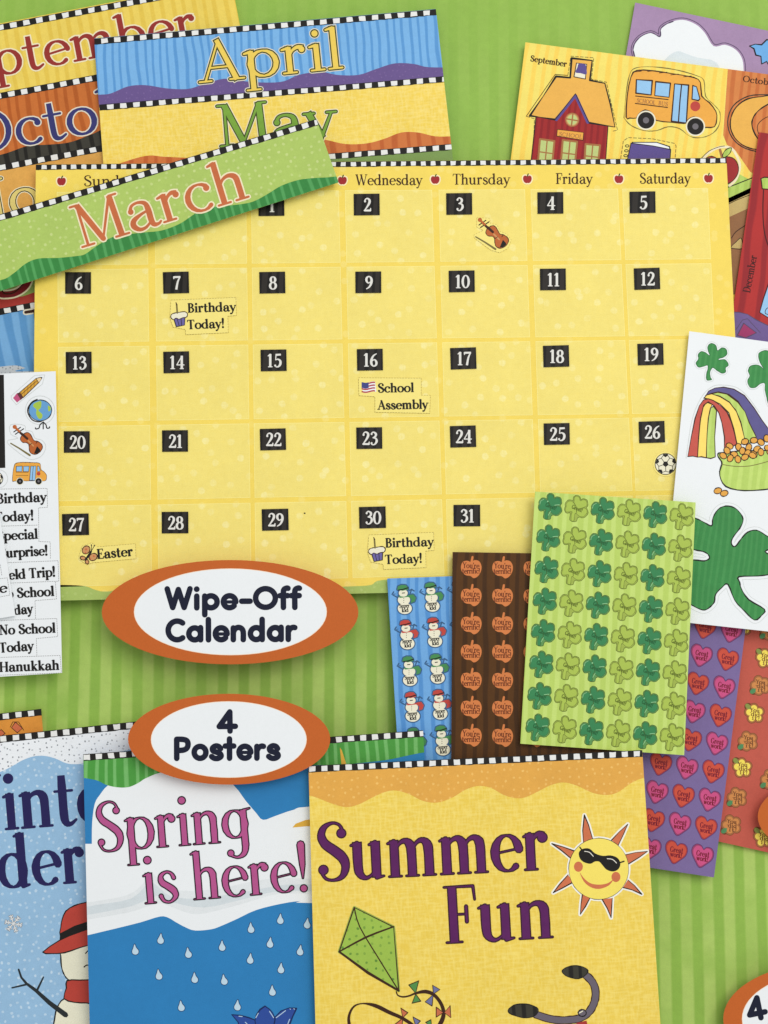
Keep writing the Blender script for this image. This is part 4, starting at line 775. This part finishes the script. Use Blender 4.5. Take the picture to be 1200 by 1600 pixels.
sp = T.art('snowman_picture', sn, 2); T.art('scarf', scf, 3, parent=sp); T.art('hat', hat, 3, parent=sp)
fx = []
for m, r0 in (('flake_grey', 1.5), ('flake', .8)):
    for i in range(6):
        a = i * math.pi / 3 + .2; c, s = math.cos(a), math.sin(a); fx += line(m, [(21, 1443), (21 + 13 * c, 1443 + 13 * s)], r0)
        for t_ in (6, 10):
            for d in (.8, -.8): fx += line(m, [(21 + t_ * c, 1443 + t_ * s), (21 + t_ * c + 4 * math.cos(a + d), 1443 + t_ * s + 4 * math.sin(a + d))], r0 * .8)
T.art('snowflake_picture', fx, 2)

ink('spring_blue', (46, 126, 184), mottle=.05); ink('spring_green', (76, 152, 64), stripes=((116, 182, 104), 15, .34, .5, .2), mottle=.1); ink('spring_wash', (226, 230, 231), mottle=.05); ink('spring_wash_deep', (210, 218, 221), mottle=.07); ink('mauve_pink', (180, 84, 138), mottle=.1); ink('pen_dark', (36, 28, 34)); ink('drop', (188, 212, 226)); ink('deep_blue', (46, 76, 152)); ink('deep_line', (24, 40, 88)); ink('beak', (220, 172, 66))
T = Thing('season_poster', 'blue and white spring poster reading Spring is here', 'poster', [(130, 1178.5), (661, 1141), (690, 1660), (142, 1680)], 12.2, 2.2, GP)
T.card(MATS['spring_blue'])
T.art('green_wave', [('spring_green', [(100, 1170), (700, 1130)] + spline([(700, 1172), (661, 1176), (640, 1180), (600, 1188), (540, 1194), (480, 1196), (400, 1200), (330, 1206), (260, 1206), (230, 1215), (215, 1224), (200, 1230), (182, 1230), (165, 1226), (150, 1219), (120, 1214)], 4))], 2)
low = [(800, 1405), (490, 1411), (470, 1408), (440, 1412), (400, 1422), (370, 1436), (345, 1447), (330, 1452), (305, 1454), (290, 1449), (275, 1441), (263, 1434), (250, 1432), (220, 1441), (180, 1451), (100, 1470)]
T.art('cloud_picture', [('paper_white', [(100, 1318.5), (143.5, 1318.5)] + spline([(143.5, 1316), (144, 1285), (148, 1256), (156, 1242), (170, 1226), (200, 1210), (260, 1200), (330, 1200), (366, 1228), (383, 1250), (400, 1270), (411, 1281), (430, 1275), (460, 1265), (500, 1259), (800, 1240)], 3) + spline(low, 3)),
    ('spring_wash', spline([(100, 1416), (137, 1410), (190, 1401), (215, 1389), (236, 1366), (246, 1372), (262, 1388), (300, 1392), (345, 1388), (400, 1376), (450, 1372), (520, 1378), (520, 1398), (440, 1396), (380, 1412), (330, 1425), (300, 1428), (262, 1415), (246, 1412), (200, 1426), (137, 1437), (100, 1445)], 3)),
    ('spring_wash_deep', spline([(100, 1424), (150, 1414), (205, 1404), (232, 1380), (246, 1384), (266, 1400), (310, 1404), (380, 1394), (450, 1382), (520, 1384), (520, 1394), (440, 1392), (380, 1405), (320, 1418), (270, 1410), (245, 1400), (205, 1416), (140, 1429), (100, 1436)], 3))], 1)
T.art('beak_picture', [('beak', [(457, 1293), (462, 1287), (478, 1281), (520, 1276), (520, 1293), (480, 1291)])], 2)
T.art('beak_picture', [('beak', [(531, 1168), (534, 1172), (543, 1200), (534, 1200)])], 3)
T.art('checked_border', checks((130, 1178.5), (661, 1141), 10.5, 18.8, 9.5, .5), 3)
lk = [('pen_dark', 1.15), ('mauve_pink', -.8)]
T.art('lettering', text('Spring', (150, 1333), (395, 1314.5), 80, 10, 2.0, lk, jit=.05), 3)
T.art('lettering', text('is here!', (225, 1414), (486, 1392.5), 77, 10, 2.0, lk, jit=.05), 3)
dp = spline([(0, -8.5), (2, -3), (5, 1.5), (4.5, 5.5), (1, 7.5), (-3.5, 6), (-4.8, 2), (-2.5, -3)], 3, True)
dm = T.stamp_mesh('raindrop', line('deep_line', dp, .9, True) + [('drop', dp)], 300, 1500)
for x, y in ((211, 1484), (251, 1467), (294, 1489), (347, 1478), (392, 1450), (391, 1498), (248, 1523), (304, 1528), (350, 1531), (283, 1572), (371, 1571), (438, 1436), (480, 1443), (422, 1473), (469, 1485), (439, 1513), (425.5, 1548)): T.stamp('raindrop', dm, x, y, 2, RD.uniform(-.15, .15))
z = lambda p: zz(8.57, 340, 1540, p)
tu = []
for q in ([(190, 390), (300, 398), (420, 430), (520, 470), (560, 700), (320, 700), (275, 490)], [(1057, 305), (960, 298), (850, 340), (765, 425), (700, 700), (960, 700), (965, 520), (1005, 415)], [(635, 275), (570, 320), (520, 390), (500, 470), (540, 700), (720, 700), (770, 450), (740, 370), (700, 320)]): tu += inked('deep_blue', 'deep_line', z(q), 1, .4)
for q in ([(545, 370), (512, 430)], [(695, 345), (750, 430)], [(785, 430), (910, 335)], [(970, 312), (975, 318)], [(1020, 310), (1030, 316)], [(965, 450), (940, 514)], [(285, 410), (330, 415)], [(370, 490), (395, 514)]): tu += line('drop', z(q), .6)
T.art('tulip_picture', tu, 2)

ink('summer_yellow', (236, 204, 84), weave=((249, 226, 126), 3.5, .45), mottle=.05); ink('summer_orange', (226, 168, 76), dots=((242, 194, 108), 12, .17, .9, .6), mottle=.07); ink('plum', (92, 34, 92), mottle=.16); ink('plum_line', (58, 28, 42)); ink('kite_green', (158, 190, 78), dots=((92, 136, 56), 12, .18, .95, .4), mottle=.06); ink('kite_fuzz', (150, 172, 74)); ink('bow_green', (84, 142, 74)); ink('bow_blue', (112, 116, 158)); ink('sun_yellow', (246, 224, 104), mottle=.04); ink('sun_ray', (206, 114, 76), mottle=.1); ink('sun_white', (244, 240, 226)); ink('grip', (62, 60, 50), stripes=((36, 34, 30), 14, .4, .5, 0)); ink('tube', (106, 98, 108), mottle=.06)
T = Thing('season_poster', 'yellow summer poster reading Summer Fun with a kite and a sun in sunglasses', 'poster', [(482, 1196.5), (1003.5, 1172), (1036, 1660), (495, 1680)], 16.5, 2.2, GP)
T.card(MATS['summer_yellow'])
so = [(460, 1240), (483, 1243), (497, 1247), (517, 1255), (540, 1261), (560, 1257), (580, 1247), (600, 1238), (618, 1235), (640, 1241), (660, 1251), (683, 1254), (707, 1246), (727, 1234), (747, 1228), (767, 1231), (787, 1242), (805, 1247), (820, 1246), (840, 1237), (860, 1227), (880, 1222.5), (900, 1227), (927, 1239), (950, 1242), (967, 1237), (987, 1223), (1007, 1215), (1030, 1212)]
T.art('orange_wave', [('summer_orange', [(460, 1190), (1030, 1160)] + spline(so, 4)[::-1])], 1)
T.art('checked_border', checks((482, 1196.5), (1003.5, 1172), 10.5, 18.75, 9.5, 1), 2)
lk = [('plum_line', 1.0), ('plum', -1.0)]
T.art('lettering', text('Summer', (495, 1378.5), (858, 1360), 93, 13.6, 2.8, lk, jit=.04), 2)
T.art('lettering', text('Fun', (694, 1476), (868, 1466.5), 92, 13.6, 2.8, lk, jit=.04), 2)
kt = [(553.5, 1418), (615, 1448.5), (623, 1548), (530, 1487)]
kp = line('kite_fuzz', kt, 2.3, True) + [('kite_green', kt)] + line('pen_brown', kt[:2], .9, jit=.4) + line('pen_brown', kt[1:3], 1, jit=.4) + line('pen_brown', [kt[2] + (1.1,), (575, 1520, 1.5), kt[3] + (1,)], 1.5) + line('pen_brown', [kt[3], kt[0]], 1) + line('pen_brown', spline([(530, 1487, 1), (573, 1464, 1.3), (615, 1448, 1)], 3), 1.2) + line('pen_brown', spline([(553.5, 1418), (562, 1448), (590, 1495), (623, 1548)], 3), 1)
T.art('kite_picture', kp, 2)
z = lambda p: zz(4.615, 500, 1500, p)
tl = line('pen_brown', spline(z([(550, 228, .7), (562, 255, .8), (600, 266, 1), (645, 258, 1), (690, 240, 1.3), (760, 228, 2.2), (820, 250, 2), (870, 310, 2), (892, 380, 2.2), (875, 445, 2.6), (830, 510, 2), (760, 560, 2)]), 4), 1.35) + line('pen_brown', spline(z([(240, 560, 2.6), (212, 470, 2), (210, 400, 1.5), (245, 335, 1.1), (310, 314, .8), (400, 330, 2.2), (500, 378, 2.2), (590, 418, 2), (680, 480, 2), (740, 560, 2)]), 4), 1.35)
for m, q in (('bow_green', [(640, 180), (712, 150), (690, 240)]), ('bow_green', [(664, 312), (727, 297), (690, 245)]), ('bow_blue', [(812, 182), (865, 213), (818, 245)]), ('bow_blue', [(758, 302), (808, 332), (816, 250)]), ('sun_ray', [(838, 340), (838, 412), (890, 379)]), ('sun_ray', [(938, 330), (944, 416), (896, 379)]), ('sun_ray', [(583, 348), (633, 380), (597, 416)]), ('sun_ray', [(540, 464), (592, 475), (597, 420)]), ('bow_blue', [(670, 410), (724, 440), (690, 478)]), ('bow_green', [(762, 450), (800, 430), (806, 490)])): tl += inked(m, 'pen_brown', z(q), .6)
T.art('kite_tail_picture', tl, 2)
z = lambda p: zz(6.667, 840, 1260, p)
dk = ell(*z([(637, 650)])[0], 46.5, 47.5, 40)
rays = [[(478, 385), (470, 250), (487, 90), (530, 190), (572, 335)], [(770, 352), (850, 265), (940, 185), (895, 290), (840, 405)], [(912, 505), (1020, 480), (1145, 468), (1060, 530), (950, 598)], [(940, 765), (1010, 825), (1085, 915), (985, 870), (890, 845)], [(778, 955), (772, 1050), (766, 1160), (725, 1060), (670, 965)], [(550, 945), (500, 1040), (445, 1125), (452, 1020), (468, 905)], [(370, 790), (260, 850), (162, 900), (230, 810), (318, 712)], [(345, 540), (250, 460), (148, 388), (260, 420), (385, 465)]]
sp = []
for q in rays: sp += line('sun_white', z(q), 3.2)
sp += line('sun_white', dk, 3.2, True) + [('sun_white', dk)]
for q in rays: sp += [('sun_ray', z(q))] + line('pen_black', z(q), .75, jit=.4)
sp += line('pen_black', dk, .8, True, .5) + [('sun_yellow', dk)]
sp += [('sun_yellow', ell(*z([(637, 650)])[0], 45.9, 46.9, 40))]
for c in ((425, 628), (816, 735)): sp.append(('sun_ray', ell(*z([c])[0], 7, 8)))
sp.append(('sun_ray', spline(z([(438, 685), (480, 745), (550, 800), (640, 815), (730, 800), (790, 760), (740, 825), (640, 860), (550, 840), (480, 780)]), 3, True)))
gls = [('pen_black', spline(z([(430, 480), (470, 442), (540, 440), (600, 490), (680, 515), (760, 510), (830, 535), (862, 590), (845, 650), (790, 678), (720, 660), (670, 605), (640, 575), (595, 575), (550, 598), (480, 580), (440, 540)]), 3, True))] + line('pen_black', z([(470, 465), (440, 425)]), 1) + line('pen_black', z([(845, 590), (900, 572)]), 1.1) + line('sun_white', spline(z([(490, 468), (540, 478), (580, 520)]), 3), .55) + line('sun_white', spline(z([(725, 545), (780, 552), (822, 590)]), 3), .55)
T.art('sunglasses', gls, 3, parent=T.art('sun_picture', sp, 2))
z = lambda p: zz(6.667, 780, 1480, p)
hb = []
tb = spline(z([(880, 275), (945, 330), (990, 400), (1005, 490), (985, 590), (930, 680), (840, 740), (740, 757), (620, 760), (500, 740), (380, 700)]), 4)
hb += line('pen_brown', tb, 6.4, jit=.08) + line('tube', tb, 4.9) + [('dec_red', z([(800, 790), (910, 765), (930, 850), (830, 850)]))]
hb += inked('tube', 'pen_black', ell(*z([(865, 685)])[0], 6.3, 5.4), .9) + line('cream', z([(835, 685), (870, 665)]), .8)
hb += inked('grip', 'pen_black', spline(z([(655, 258), (690, 215), (780, 192), (870, 205), (925, 240), (905, 285), (830, 328), (720, 310)]), 3, True), .7) + inked('grip', 'pen_black', spline(z([(92, 660), (150, 605), (250, 590), (340, 605), (405, 640), (395, 690), (350, 725), (250, 735), (130, 700)]), 3, True), .7)
T.art('handlebar_picture', hb, 2)

# ================================================================ oval tags
GO = 'orange oval tags'
ink('oval_orange', (194, 98, 40), mottle=.03); ink('oval_rim', (248, 214, 180)); ink('oval_ink', (24, 28, 48), mottle=.05)
def oval(label, cx, cy, rx, ry, ix, iy, jx, jy, z, th, lines):
    T = Thing('oval_tag', label, 'tag', ell(cx, cy, rx, ry, 72, math.pi), z, th, GO)
    T.ang_fix = 0
    T.card(MATS['oval_orange'])
    T.art('white_panel', [('oval_rim', ell(ix, iy, jx + .9, jy + .9, 64)), ('paper_white', ell(ix, iy, jx, jy, 64))], 1)
    for s, x0, y0, x1, y1, cap, sw in lines: T.art('lettering', text(s, (x0, y0), (x1, y1), cap, sw, sw * .6, [('oval_ink', 0)], font=ROUND, caps=6, n=5), 2)
oval('orange and white oval tag reading Wipe-Off Calendar', 359.5, 956.5, 200.5, 81.5, 360, 956, 150, 67, 14.5, 2.4, [('Wipe-Off', 257.5, 952.5, 470, 951.5, 34.8, 8.9), ('Calendar', 259.5, 1002.5, 464.5, 1001.5, 34.8, 8.9)])
oval('orange and white oval tag reading 4 Posters', 358, 1155, 158, 71, 357.5, 1155.5, 121, 59, 18, 2.4, [('4', 338, 1145, 373.5, 1144.5, 34.8, 8.9), ('Posters', 271, 1187.5, 439, 1187, 34.8, 8.9)])
oval('orange oval tag cut off at the right edge over the red flower sheet', 1344, 1276, 160, 72, 1344, 1276, 124, 60, 8, 2.4, [])
oval('oval tag cut off in the lower right corner with the numeral 4', 1292, 1592, 162, 88, 1292, 1592, 132, 73, 8, 2.4, [('4', 1169, 1597, 1203, 1590, 37, 8.8)])
